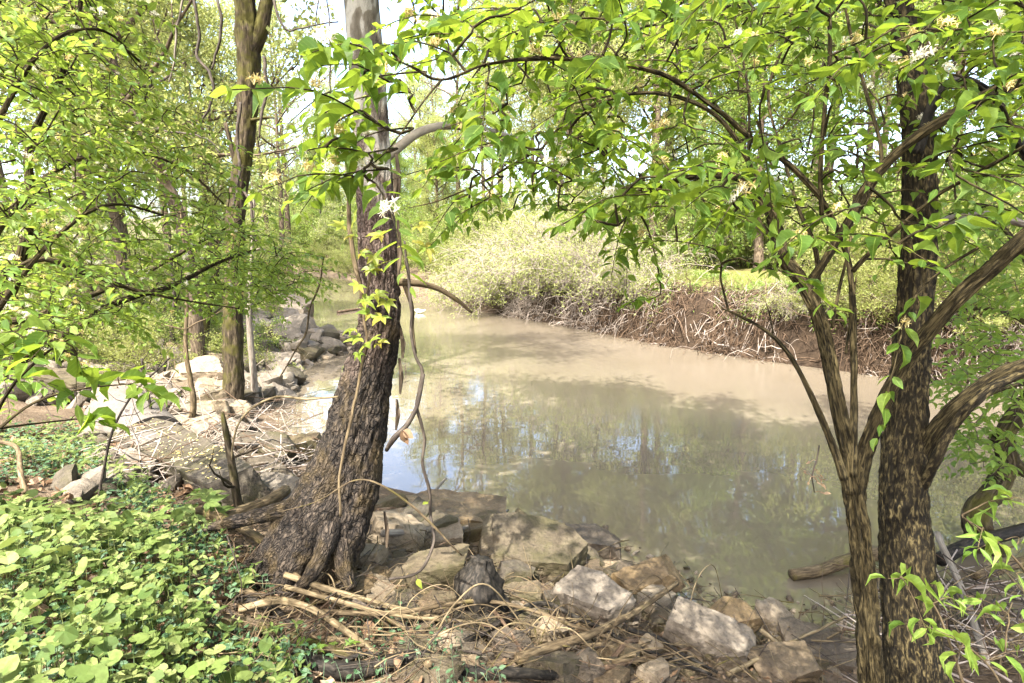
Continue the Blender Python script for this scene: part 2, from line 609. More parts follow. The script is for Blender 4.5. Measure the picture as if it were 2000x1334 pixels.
def soil_mat():
    k = NT('soil')
    co = k.coords()
    f = k.noise(co, 3.0, 8, 0.65)
    g = k.noise(co, 38, 5, 0.65)
    col = k.ramp(f, [(0.3, (.032, .022, .013)), (0.5, (.07, .05, .032)), (0.7, (.12, .09, .06))])
    col = k.mix(k.ramp(g, [(0.42, (0,) * 3), (0.62, (.7,) * 3)]), col, (.14, .108, .075))
    far = k.n("ShaderNodeAttribute", attribute_name="green").outputs["Fac"]
    turf = k.ramp(k.noise(co, 1.4, 6, 0.7), [(0.35, (.07, .05, .025)), (0.5, (.095, .09, .03)), (0.65, (.11, .125, .035))])
    col = k.mix(far, col, k.mix(k.ramp(g, [(0.4, (0,) * 3), (0.6, (1,) * 3)]), turf, k.mix(0.5, turf, (.05, .055, .015))))
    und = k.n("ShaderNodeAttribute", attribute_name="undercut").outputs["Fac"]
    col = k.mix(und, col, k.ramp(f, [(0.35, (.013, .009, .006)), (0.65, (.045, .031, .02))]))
    k.bump(k.math('ADD', f, k.math('MULTIPLY', g, 0.4)), 0.8, 0.05)
    return k.base(col, 0.95, 0.1)


def water_mat():
    k = NT('muddy_water')
    co = k.coords()
    col = k.ramp(k.noise(co, 0.35, 4, 0.6), [(0.35, (.097, .080, .056)), (0.65, (.112, .094, .068))])
    a = k.noise(k.coords(None, (1.0, 1.6, 1)), 1.7, 1, 0.4, 0.4)
    b = k.noise(k.coords(None, (1.0, 1.5, 1)), 6, 0, 0.5, 0.0)
    h = k.math('ADD', a, k.math('MULTIPLY', b, 0.10))
    k.bump(h, 0.035, 0.05)
    m = k.base(col, 0.03, 0.5)
    k.l(k.n("ShaderNodeAttribute", attribute_name="ripple").outputs["Fac"], k.b.inputs["Roughness"])
    k.b.inputs["IOR"].default_value = 1.8
    return m


M['soil'], M['water'] = soil_mat(), water_mat()

# ------------------------------------------------------------------ ground and water
NEAR = np.array([(70, -2), (40, 0), (15, 2.8), (9, 3.7), (5.5, 4.15), (3.6, 4.05), (2.43, 3.75), (1.82, 3.85), (.95, 4.6), (.6, 5.2), (-.25, 5.8), (-1.47, 6.4),
                 (-2.7, 7.5), (-3.6, 8.7), (-4.4, 10.2), (-5.2, 12.2), (-6.2, 14.5), (-7.2, 17), (-8.4, 19.8), (-10.8, 26), (-12.6, 31.8), (-16, 42), (-19, 50),
                 (-30, 56), (-80, 60)], float)
FAR = np.array([(-80, 70), (-32, 66), (-20, 60), (-14.6, 50), (-11, 42.4), (-7, 34.5), (-2.4, 26.3), (-.2, 23), (1.85, 20.3), (4.4, 16), (6.9, 13.2), (9, 11.4),
                (13, 10.2), (20, 9.2), (40, 8.6), (70, 8)], float)
RIVER = np.vstack([NEAR, FAR])


def poly_dist(x, y, pl):
    best = np.full(x.shape, 1e9)
    for (ax, ay), (bx, by) in zip(pl[:-1], pl[1:]):
        dx, dy = bx - ax, by - ay
        t = np.clip(((x - ax) * dx + (y - ay) * dy) / (dx * dx + dy * dy), 0, 1)
        best = np.minimum(best, np.hypot(x - ax - t * dx, y - ay - t * dy))
    return best


def in_river(x, y):
    r = np.zeros(x.shape, bool)
    n = len(RIVER)
    for i in range(n):
        (ax, ay), (bx, by) = RIVER[i], RIVER[(i + 1) % n]
        if ay == by:
            continue
        c = (ay > y) != (by > y)
        r ^= c & (x < (bx - ax) * (y - ay) / (by - ay) + ax)
    return r


def sstep(a, b, t):
    t = np.clip((t - a) / (b - a), 0, 1)
    return t * t * (3 - 2 * t)


def height(x, y):
    x, y = np.atleast_1d(np.asarray(x, float)), np.atleast_1d(np.asarray(y, float))
    dn, df = poly_dist(x, y, NEAR), poly_dist(x, y, FAR)
    inn = in_river(x, y)
    p2 = np.stack([x, y, 0 * x], 1)
    wob = fbm(p2 * 0.9, 3) - 0.5
    fine = fbm(p2 * 3.1 + 9, 3) - 0.5
    dnw, dfw = np.maximum(dn + wob * 0.5 * np.minimum(dn, 1), 0), np.maximum(df + wob * 0.7 * np.minimum(df, 1.), 0)
    zn = np.interp(dnw, [0, .5, 1.2, 2.3, 4.0, 6.5, 11, 30, 120], [-.02, .14, .36, .72, 1.2, 1.65, 2.2, 3.2, 7])
    # on the left the shore is a lower, wider strip of rubble
    low = np.interp(dnw, [0, 1.2, 3.0, 4.5, 7, 12, 40, 120], [-.02, .22, .5, .95, 1.5, 2.1, 3.6, 7])
    k = sstep(5.5, 9.0, y) * sstep(0.5, -2.0, x)
    zn = zn * (1 - k) + low * k
    steep = np.interp(dfw, [0, .2, .5, .95, 1.6, 6, 16, 60, 140], [-.05, .55, 1.15, 1.6, 1.78, 2.1, 3.0, 7, 13])
    soft = np.interp(dfw, [0, .8, 2.2, 5, 16, 60, 140], [-.03, .25, .9, 1.6, 2.8, 7, 13])
    s = sstep(-3.0, 2.5, x)
    zf = soft * (1 - s) + steep * s
    z = np.where(dn < df, zn, zf)
    z = z + fine * 0.10 * np.minimum(np.minimum(dn, df), 1.0) + wob * 0.22 * np.minimum(np.minimum(dn, df) / 2, 1.0)
    bed = -np.interp(np.minimum(dn, df), [0, .5, 2, 4], [.02, .12, .4, .7])
    z = np.where(inn, bed, z)
    bar = 0.66 * np.exp(-(((x + 5.1) / 1.15) ** 2 + ((y - 15.6) / 1.5) ** 2)) * (0.55 + 0.8 * fbm(p2 * 1.7, 3))
    return np.maximum(z, np.where(inn, bed + bar, z))


def gz(x, y):
    return float(height(x, y)[0])


def onground(u, v, tmax=80):
    """where the line of sight through (u, v) of the photo meets the terrain"""
    d = ray(u, v)
    t = np.concatenate([np.linspace(0.6, 12, 500), np.linspace(12, tmax, 600)])
    p = np.array([0, 0, CAMZ]) + d[None] * t[:, None]
    h = np.maximum(height(p[:, 0], p[:, 1]), 0.0)
    k = np.argmax(p[:, 2] < h)
    if p[k, 2] >= h[k]:
        return p[-1]
    q = p[k].copy()
    q[2] = h[k]
    return q


def axis(core0, core1, step, far, n):
    mid = np.arange(core0, core1, step)
    g = (np.linspace(0, 1, n + 1)[1:]) ** 2.4
    return np.concatenate([(core0 - g * (far + core0))[::-1], mid, mid[-1] + g * (far - mid[-1])])


gx, gy = axis(-10, 10, 0.085, 170, 60), axis(-1.5, 20, 0.085, 180, 70)
X, Y = np.meshgrid(gx, gy)
Z = height(X.ravel(), Y.ravel())
nx, ny = len(gx), len(gy)
ii = (np.arange(ny - 1)[:, None] * nx + np.arange(nx - 1)[None]).ravel()
mb = MB().add(np.stack([X.ravel(), Y.ravel(), Z], 1), np.stack([ii, ii + 1, ii + nx + 1, ii + nx], 1))
gme = mb.mesh("ground", M['soil'])
dn_, df_ = poly_dist(X.ravel(), Y.ravel(), NEAR), poly_dist(X.ravel(), Y.ravel(), FAR)
green = np.where(df_ < dn_, sstep(0.7, 1.5, df_) * (1 - .6 * sstep(8, 14, df_)) * np.maximum(sstep(-6, 0, X.ravel()), sstep(9, 16, df_)), 0.3 * sstep(6, 11, dn_))
at = gme.attributes.new("green", 'FLOAT', 'POINT')
at.data.foreach_set("value", green.astype(np.float32))
xs_ = X.ravel()
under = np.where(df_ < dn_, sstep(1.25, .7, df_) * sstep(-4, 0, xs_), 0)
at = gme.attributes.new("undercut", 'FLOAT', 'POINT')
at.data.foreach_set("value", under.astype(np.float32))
setting("ground", gme, "structure")
ZG = Z.reshape(ny, nx)


def height(x, y):
    """the built ground, read back between its grid points"""
    x, y = np.atleast_1d(np.asarray(x, float)), np.atleast_1d(np.asarray(y, float))
    i = np.clip(np.searchsorted(gx, x) - 1, 0, nx - 2)
    j = np.clip(np.searchsorted(gy, y) - 1, 0, ny - 2)
    fx = np.clip((x - gx[i]) / (gx[i + 1] - gx[i]), 0, 1)
    fy = np.clip((y - gy[j]) / (gy[j + 1] - gy[j]), 0, 1)
    return (ZG[j, i] * (1 - fx) + ZG[j, i + 1] * fx) * (1 - fy) + (ZG[j + 1, i] * (1 - fx) + ZG[j + 1, i + 1] * fx) * fy


wx, wy = np.linspace(-80, 70, 121), np.linspace(-3, 72, 76)
WX, WY = np.meshgrid(wx, wy)
ii = (np.arange(75)[:, None] * 121 + np.arange(120)[None]).ravel()
mbw = MB().add(np.stack([WX.ravel(), WY.ravel(), 0 * WX.ravel()], 1), np.stack([ii, ii + 1, ii + 122, ii + 121], 1))
wme = mbw.mesh("water", M['water'], False)
at = wme.attributes.new("ripple", 'FLOAT', 'POINT')      # calm along the near bank, ruffled where the current runs
at.data.foreach_set("value", np.interp(poly_dist(WX.ravel(), WY.ravel(), NEAR), [0, 3.5, 6, 8.5], [.015, .03, .16, .24]).astype(np.float32))
setting("water", wme, "structure")


# ------------------------------------------------------------------ stones
def _ico(sub):
    bm = bmesh.new()
    bmesh.ops.create_icosphere(bm, subdivisions=sub, radius=1.0)
    bm.verts.ensure_lookup_table()
    v = np.array([x.co[:] for x in bm.verts])
    t = np.array([[y.index for y in f.verts] for f in bm.faces])
    bm.free()
    return v, t


ICO = {k: _ico(k) for k in (2, 3, 4, 5)}


def rock_mesh(name, mat, size, seed, sub=4, cuts=9, slab=0.0, rough=0.05, layers=0.0):
    """an angular block of stone: a lump cut by flat planes, edges worn, faces pitted; size = full extents in metres"""
    rg = np.random.default_rng(seed)
    v, t = ICO[sub]
    v = v.copy() * 1.7
    pl = [(1, 0, 0), (-1, 0, 0), (0, 1, 0), (0, -1, 0), (0, 0, 1), (0, 0, -1)]
    planes = [(nrm(np.array(p, float) + rg.normal(0, 0.16 * (1 - 0.5 * slab), 3)), 1.0) for p in pl]
    planes += [(nrm(rg.normal(size=3) * (1, 1, 0.8 - 0.5 * slab)), rg.uniform(1.02, 1.38)) for _ in range(cuts)]
    for _ in range(3):
        for nv, d in planes:
            e = v @ nv - d
            v = v - np.maximum(e, 0)[:, None] * nv
    v = v * 0.5
    q = v * np.asarray(size)
    n = nrm(v / np.maximum(np.asarray(size), .05))
    ch = fbm(q * 6 + seed * 3.7, 5) - 0.5
    fi = np.abs(fbm(q * 17 + seed * 1.3, 4) - 0.5) * -2.4 + .4
    sz = float(np.cbrt(np.prod(size)))
    q = q + n * ((ch * rough * 2.2 + fi * rough * 0.7) * sz)[:, None]
    if layers:
        lay = np.abs(((q[:, 2] / sz * 9 + ch * 2.5) % 1) - 0.5)
        q = q - n * (np.where(lay < 0.13, 1, 0) * layers * sz * (np.abs(n[:, 2]) < 0.7))[:, None]
    mb = MB().add(q, None, t)
    me = mb.mesh(name, M[mat], True)
    if hasattr(me, "set_sharp_from_angle"):
        me.set_sharp_from_angle(angle=math.radians(38))
    return me


def rock_at(label, u, vb, w, h, mat='rock_pale', seed=1, rz=0.0, tilt=(0, 0), depth_ratio=0.8, sub=5, sink=0.18, name="boulder", cat="rock", slab=0.3, layers=0.0, cuts=9, lift=0.0):
    """a stone whose foot is at (u, vb) in the photo and which is w x h photo pixels across"""
    g = onground(u, vb)
    k = kpx(g)
    W_, H_ = w * k * .93, h * k * .9
    me = rock_mesh(name, mat, (W_, W_ * depth_ratio * .8, H_ * .8), seed, sub, cuts, slab, 0.085, layers or .008)
    dirn = nrm(np.array([g[0], g[1], 0]))
    c = g + dirn * W_ * depth_ratio * 0.3 + UP * (H_ * (0.5 - sink) + lift)
    return solo(name, me, label, cat, c, None, (tilt[0], tilt[1], rz))


R = math.radians
rock_at("big mossy brown boulder with overhanging front in the middle of the near shore", 1035, 1128, 215, 95, 'rock_moss', 3, R(-12), (R(8), R(10)), .75, layers=.012)
rock_at("long mossy slab lying beside the foot of the big trunk", 825, 1162, 178, 78, 'rock_moss', 8, R(10), (R(6), R(-9)), .6, name="stone_slab", cat="rock", slab=.8)
rock_at("pale sunlit block with broad flat top in front of the mossy boulder", 1162, 1212, 142, 82, 'rock_pale', 13, R(-28), (R(10), R(8)), .85)
rock_at("dark rounded boulder with its foot in the water right of the pale block", 1262, 1172, 128, 70, 'rock_wet', 21, R(15), (0, R(-6)), .8)
rock_at("long pale angular slab between the dark boulder and the forked shrub", 1385, 1288, 178, 88, 'rock_pale', 34, R(-18), (R(8), R(16)), .55, name="stone_slab", slab=.6)
rock_at("rounded brown block at the water behind the long pale slab", 1425, 1246, 100, 66, 'rock_wet', 41, R(22), (R(5), R(-5)), .9)
rock_at("square grey block with tilted top, last stone before the forked shrub", 1510, 1243, 84, 62, 'rock_pale', 52, R(38), (R(14), R(8)), .95)
rock_at("flat dark slab at the waterline behind the big mossy boulder", 1155, 1088, 122, 52, 'rock_wet', 60, R(-8), (R(4), R(6)), .8, name="stone_slab", slab=.9)
rock_at("broad low wet slab reaching into the water right of the trunk", 880, 1036, 240, 46, 'rock_wet', 71, R(-5), (0, R(3)), .7, name="stone_slab", slab=1.)
rock_at("cracked tan slab tucked beside the trunk behind the mossy slab", 775, 1066, 120, 62, 'rock_pale', 83, R(12), (R(-8), R(14)), .8, name="stone_slab", slab=.7)
rock_at("tan block wedged above the flat grey branch", 845, 1060, 96, 55, 'rock_moss', 85, R(32), (R(5), R(-8)), .8)
rock_at("squared brown block under the right end of the big mossy boulder", 1002, 1150, 68, 62, 'rock_moss', 92, R(8), (0, R(10)), .8)
rock_at("grey weathered stone against the foot of the big trunk", 722, 1112, 66, 48, 'rock_pale', 101, R(0), (0, 0), .9)
rock_at("brown upright stone below the mossy slab", 862, 1205, 62, 62, 'rock_moss', 108, R(20), (R(10), R(18)), .7)
rock_at("small flat grey stone in the tangle of tan stems", 868, 1282, 62, 46, 'rock_pale', 113, R(14), (R(20), 0), .6)
rock_at("thin flat stone leaning under the pale sunlit block", 1018, 1180, 84, 30, 'rock_moss', 117, R(-10), (R(8), R(-12)), .7, slab=.9)
rock_at("mid brown block between the boulder and the dark waterline slab", 1135, 1125, 76, 56, 'rock_moss', 121, R(16), (0, R(6)), .9)
rock_at("small pale stone at the edge of the mud below the pale block", 1268, 1282, 56, 40, 'rock_pale', 126, R(30), (R(8), R(10)), .8)
rock_at("little brown stone behind the long pale slab", 1295, 1235, 58, 46, 'rock_moss', 131, R(10), (0, 0), .9)
rock_at("low grey slab at the bottom edge beside the forked shrub", 1525, 1330, 130, 44, 'rock_wet', 137, R(6), (R(4), R(-4)), .9, name="stone_slab", slab=.9)
rock_at("wide flat muddy slab left of the forked shrub foot", 1600, 1300, 150, 40, 'rock_wet', 141, R(-14), (R(3), R(4)), .9, name="stone_slab", slab=1.)
rock_at("upright pale stone half buried between arching tan stems", 1075, 1265, 60, 62, 'rock_pale', 146, R(18), (R(6), R(12)), .7)
rock_at("small square stone leaning on the pale sunlit block", 1080, 1195, 44, 50, 'rock_moss', 149, R(8), (0, R(8)), .9)
rock_at("brown stone at the shore between the two pale slabs", 1215, 1300, 60, 34, 'rock_moss', 151, R(4), (0, 0), .9)
rock_at("small pale chip of stone near the bottom edge", 1275, 1332, 60, 34, 'rock_pale', 157, R(24), (0, 0), .8)
# left shore
rock_at("pale boulder leaning on the left root of the big trunk", 538, 986, 92, 68, 'rock_pale', 201, R(-20), (R(10), R(8)), .8)
rock_at("long grey slab slanting down behind the pale boulder to the trunk", 535, 950, 140, 56, 'rock_moss', 207, R(-24), (R(4), R(12)), .4, name="stone_slab", slab=.8)
rock_at("brown layered block under the twigs left of the trunk", 520, 905, 120, 55, 'rock_moss', 211, R(-10), (0, R(6)), .8, layers=.02)
rock_at("tan block at the waterline just left of the trunk", 585, 900, 84, 58, 'rock_moss', 218, R(14), (0, 0), .8)
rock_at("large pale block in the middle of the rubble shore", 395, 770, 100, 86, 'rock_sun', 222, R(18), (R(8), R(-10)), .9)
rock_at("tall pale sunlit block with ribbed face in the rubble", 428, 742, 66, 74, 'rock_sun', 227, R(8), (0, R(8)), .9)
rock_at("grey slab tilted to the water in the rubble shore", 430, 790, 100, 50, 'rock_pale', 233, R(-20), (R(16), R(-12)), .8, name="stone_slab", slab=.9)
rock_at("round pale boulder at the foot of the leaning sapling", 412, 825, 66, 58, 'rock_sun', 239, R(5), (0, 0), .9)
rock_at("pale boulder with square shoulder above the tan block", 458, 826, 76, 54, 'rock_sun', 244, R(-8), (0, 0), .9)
rock_at("wide mossy block under the broken concrete pipe", 240, 852, 96, 54, 'rock_moss', 249, R(-12), (R(4), 0), .8)
rock_at("flat weathered ledge of stone under the left foliage", 120, 775, 190, 62, 'rock_moss', 255, R(-6), (R(4), R(6)), .5, name="stone_slab", slab=1., layers=.02)
rock_at("second flat ledge of stone above the weathered ledge", 60, 715, 150, 40, 'rock_moss', 259, R(4), (0, 0), .6, name="stone_slab", slab=1.)
rock_at("pale boulder under the hanging leaves of the left shrub", 252, 640, 64, 48, 'rock_pale', 262, R(14), (0, 0), .9)
rock_at("brown stone beside the right end of the concrete pipe", 312, 855, 60, 60, 'rock_moss', 266, R(30), (0, R(12)), .8)

_rg = np.random.default_rng(77)
ROCKS = {}
for mat in ('rock_pale', 'rock_moss', 'rock_wet', 'rock_sun'):
    ROCKS[mat] = [rock_mesh("stone", mat, (1, _rg.uniform(.65, .95), _rg.uniform(.42, .8)), 300 + i * 7 + len(mat), 4, 10, .3, .08) for i in range(7)]


def scatter_rock(x, y, s, mat, label, group, sink=0.25):
    z = max(gz(x, y), -0.02)
    e = (_rg.normal(0, .22), _rg.normal(0, .22), _rg.uniform(0, 6.28))
    return solo("stone", ROCKS[mat][_rg.integers(7)], label, "rock", (x, y, z + s * (0.3 - sink)), group, e, s)


# pale rubble along the left shore
n = 0
while n < 140:
    u, v = _rg.uniform(235, 590), _rg.uniform(610, 905)
    if v > 640 + (590 - u) * 0.75 + 60 or v < 590 + max(0, 300 - u) * .2:
        continue
    g = onground(u, v)
    if g[2] < 0.02 and _rg.random() < 0.7 or g[1] > 24:
        continue
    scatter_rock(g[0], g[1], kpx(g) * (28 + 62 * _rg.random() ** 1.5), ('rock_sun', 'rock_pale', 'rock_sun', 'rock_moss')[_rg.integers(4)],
                 "small limestone lump in the left rubble " + ("beside the concrete pipe" if u < 320 else "under the leaning sapling" if u < 400 else "below the dark twisted sapling" if u < 480 else "at the water by the grey sapling"), "rubble stones of the left shore")
    n += 1
# finer broken stone between them, past counting
def rubble(name, label, n, pts_fn, smin, smax, mats, seed, sink=.15, px=False):
    rg = np.random.default_rng(seed)
    base = []
    for i in range(8):
        v, t = ICO[2]
        v = v * 1.7
        for _ in range(2):
            for nv, d in [(nrm(rg.normal(size=3)), rg.uniform(.75, 1.1)) for _ in range(9)]:
                v = v - np.maximum(v @ nv - d, 0)[:, None] * nv
        base.append(v * .5 * (1, rg.uniform(.6, 1), rg.uniform(.4, .8)))
    mb = MB()
    for i in range(n):
        x, y = pts_fn(rg)
        z = gz(x, y)
        if z < -.1:
            continue
        s = (smin + (smax - smin) * rg.random() ** 2) * (kpx((x, y, z)) if px else 1)
        a = rg.uniform(0, 6.28)
        v = base[rg.integers(8)] * s
        tx, ty = rg.normal(0, .3, 2)
        v = np.stack([v[:, 0] * math.cos(a) - v[:, 1] * math.sin(a), v[:, 0] * math.sin(a) + v[:, 1] * math.cos(a), v[:, 2] + tx * v[:, 0] + ty * v[:, 1]], 1)
        mb.add(v + (x, y, max(z, 0) + s * sink), None, ICO[2][1], None, rg.integers(len(mats)))
    me = mb.mesh(name, [M[m] for m in mats], True)
    me.set_sharp_from_angle(angle=R(30))
    setting(name, me, "stuff", label, "rubble")


def left_shore(rg):
    while True:
        u, v = rg.uniform(-20, 640), rg.uniform(600, 960)
        if v > 640 + (620 - u) * 0.85 + 70 or u < 225 and v > 800 + (u - 225) * .1:
            continue
        g = onground(u, v)
        return g[0] + rg.normal(0, .1), g[1] + rg.normal(0, .25)


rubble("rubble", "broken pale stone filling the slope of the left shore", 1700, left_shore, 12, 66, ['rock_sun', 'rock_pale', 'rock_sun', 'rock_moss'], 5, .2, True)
rubble("rubble", "stone chips and gravel between the boulders of the near shore", 900, lambda rg: tuple(onground(rg.uniform(640, 1660), rg.uniform(1030, 1334))[:2]), .015, .075, ['rock_moss', 'rock_wet', 'rock_pale'], 6)
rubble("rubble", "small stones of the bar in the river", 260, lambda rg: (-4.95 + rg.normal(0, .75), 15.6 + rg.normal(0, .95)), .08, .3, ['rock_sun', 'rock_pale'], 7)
# the gravel bar
for i in range(60):
    a, r = _rg.uniform(0, 6.28), math.sqrt(_rg.random())
    x, y = -4.95 + 1.35 * r * math.cos(a), 15.6 + 1.7 * r * math.sin(a)
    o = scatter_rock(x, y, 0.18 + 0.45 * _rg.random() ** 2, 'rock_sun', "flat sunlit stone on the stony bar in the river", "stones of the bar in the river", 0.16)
    o.scale[2] *= 0.55
# stones between the big ones on the near shore
n = 0
while n < 95:
    u, v = _rg.uniform(650, 1640), _rg.uniform(1015, 1334)
    t = (u - 650) / 990
    if v < 1010 + 250 * t ** 0.9 or (u < 800 and v > 1200):
        continue
    g = onground(u, v)
    if g[2] < 0.01:
        continue
    o = scatter_rock(g[0], g[1], 0.08 + 0.20 * _rg.random() ** 1.6, ('rock_moss', 'rock_wet', 'rock_pale')[_rg.integers(3)],
                 "small stone wedged in the near shore " + ("beside the sycamore foot" if u < 800 else "around the black stump" if u < 1000 else "in front of the big mossy boulder" if u < 1200 else "below the dark rounded boulder" if u < 1400 else "left of the forked shrub"),
                 "small stones of the near shore")
    o.scale[2] *= .7
    n += 1
# flat slabs piled along the waterline
for i in range(34):
    u = 690 + 940 * (i + _rg.random()) / 34
    v = np.interp(u, [690, 960, 1130, 1210, 1320, 1480, 1640], [1005, 1040, 1085, 1130, 1195, 1250, 1285]) + _rg.uniform(-12, 60)
    g = onground(u, min(v, 1332))
    o = scatter_rock(g[0], g[1], kpx(g) * _rg.uniform(48, 105), ('rock_moss', 'rock_pale', 'rock_moss', 'rock_wet')[i % 4],
                     "flat angular slab piled at the waterline " + ("behind the sycamore foot" if u < 800 else "behind the big mossy boulder" if u < 1080 else "near the dark rounded boulder" if u < 1340 else "left of the forked shrub"), "slabs piled along the waterline", .12)
    o.scale[2] *= .5
    o.scale[1] *= .75
    o.rotation_euler[0] *= .7
# pale stones by the far bend and on the far left waterline
for i in range(15):
    k = _rg.uniform(0, 1)
    x, y = (-8.6 - 9.5 * k + _rg.normal(0, .5), 21 + 28 * k + _rg.normal(0, .6))
    scatter_rock(x - .4, y, 0.3 + 0.5 * _rg.random() ** 2, 'rock_pale', "pale stone on the far waterline near the bend of the river", "stones near the river bend", .2)


# ------------------------------------------------------------------ broken concrete pipe, two smooth curved pieces
def pipe_piece(label, a, b, rad, th, a0, a1):
    mbp = MB()
    path, _ = spline([a, (a + b) / 2 + UP * 0.01, b], None, 0.05)
    t, A, B = frames(path)
    ax = nrm(b - a)
    side = nrm(np.cross(ax, UP))
    upv = np.cross(side, ax)
    ang = np.linspace(a0, a1, 28)
    prof = [(math.cos(x) * rad, math.sin(x) * rad) for x in ang] + [(math.cos(x) * (rad - th), math.sin(x) * (rad - th)) for x in ang[::-1]]
    k = len(prof)
    v = np.array([p + side * c + upv * s for p in path for c, s in prof])
    rn = fbm(v * 6, 3)[:, None] - .5
    v = v + rn * 0.015
    n_ = len(path)
    q = [(i * k + j, i * k + (j + 1) % k, (i + 1) * k + (j + 1) % k, (i + 1) * k + j) for i in range(n_ - 1) for j in range(k)]
    q += [(e * k + j, e * k + j + 1, e * k + k - 2 - j, e * k + k - 1 - j) for e in (0, n_ - 1) for j in range(k // 2 - 1)]
    mbp.add(v, q)
    o = mbp.mesh("concrete_pipe", M['concrete'], True, a)
    o.set_sharp_from_angle(angle=R(40))
    solo("concrete_pipe", o, label, "pipe", a)


g = onground(262, 868)
k = kpx(g)
pa, pb = g + np.array([-80 * k, 0.5, 30 * k]), g + np.array([38 * k, -.05, -4 * k])
pipe_piece("upper broken piece of smooth grey concrete pipe above the petal strewn slab", pa, pb, 66 * k, 9 * k, R(-5), R(150))
g = onground(318, 900)
k = kpx(g)
pipe_piece("lower pale piece of concrete pipe behind the petal strewn slab", g + np.array([-62 * k, .25, 0 * k]), g + np.array([28 * k, -.1, -12 * k]), 44 * k, 8 * k, R(10), R(165))

# the long slab strewn with yellow petals
ga, gb = onground(228, 872), onground(440, 1005)
L_ = np.linalg.norm(gb - ga)
slab_me = rock_mesh("stone_slab", 'rock_moss', (L_ * 1.0, .42, .30), 404, 5, 5, .8, .045, .01)
cc = (ga + gb) / 2 + np.array([0.05, .22, .06])
yaw = math.atan2(gb[1] - ga[1], gb[0] - ga[0])
slabo = solo("stone_slab", slab_me, "long slanting slab strewn with yellow petals above the ground ivy", "rock", cc, None, (R(10), math.asin((ga[2] - gb[2]) / L_), yaw))
bpy.context.view_layer.update()
mbp = MB()
lp = RNG.uniform((-.46, -.36, 0), (.46, .40, 0), (240, 3)) * (L_, .5, 1)
dg = bpy.context.evaluated_depsgraph_get()
pts = []
for p in lp:
    ok, hit, hn, fi = slabo.ray_cast(Vector((p[0], p[1], 1)), Vector((0, 0, -1)))
    if ok and hn.z > 0.4:
        pts.append(slabo.matrix_world @ (hit + hn * 0.006))
pts = np.array([p[:] for p in pts])
if len(pts):
    leaves(mbp, pts, rnd_unit(len(pts)) * (1, 1, .2), UP + rnd_unit(len(pts)) * .3, RNG.uniform(.022, .045, len(pts)), NARROW)
    setting("fallen_petals", mbp.mesh("fallen_petals", M['petal_yellow']), "stuff", "yellow petals fallen on the long slanting slab", "petals")

# ------------------------------------------------------------------ trees: builders
def furrow(amp, around, along, sharp=0.5, off=0.0):
    """bark relief for tube(): ridges that run along the trunk"""
    def f(bc, ph, ln, path):
        rad = np.maximum(np.hypot(bc[:, 0], bc[:, 1]), 0.02)
        p = np.stack([np.cos(ph) * around, np.sin(ph) * around, ln * along], 1) + off
        w = fbm(p * 0.35 + 3, 2)[:, None]
        a = fbm(p + w * 2.2, 3)
        r = 1 - np.abs(a - 0.5) * 2.0 / sharp
        return amp * (np.clip(1 - r, 0, 1) - 0.6) + amp * 0.5 * (fbm(p * 3.3 + 5, 2) - .5)
    return f


def wig(path, amp, rng=RNG, f=1.3):
    o = rng.uniform(0, 60, 3)
    d = np.stack([fbm(path * f + o + k * 11.7, 3) - .5 for k in range(3)], 1)
    w = np.minimum(np.arange(len(path)), 6)[:, None] / 6.0
    return path + d * amp * 2 * w


def limb_path(a, d, length, up=0.25, seg=7, jit=0.10, rng=RNG):
    p, d = [np.asarray(a, float)], nrm(np.asarray(d, float))
    for i in range(seg):
        d = nrm(d + UP * up / seg + rng.normal(0, jit, 3))
        p.append(p[-1] + d * length / seg)
    return np.array(p)


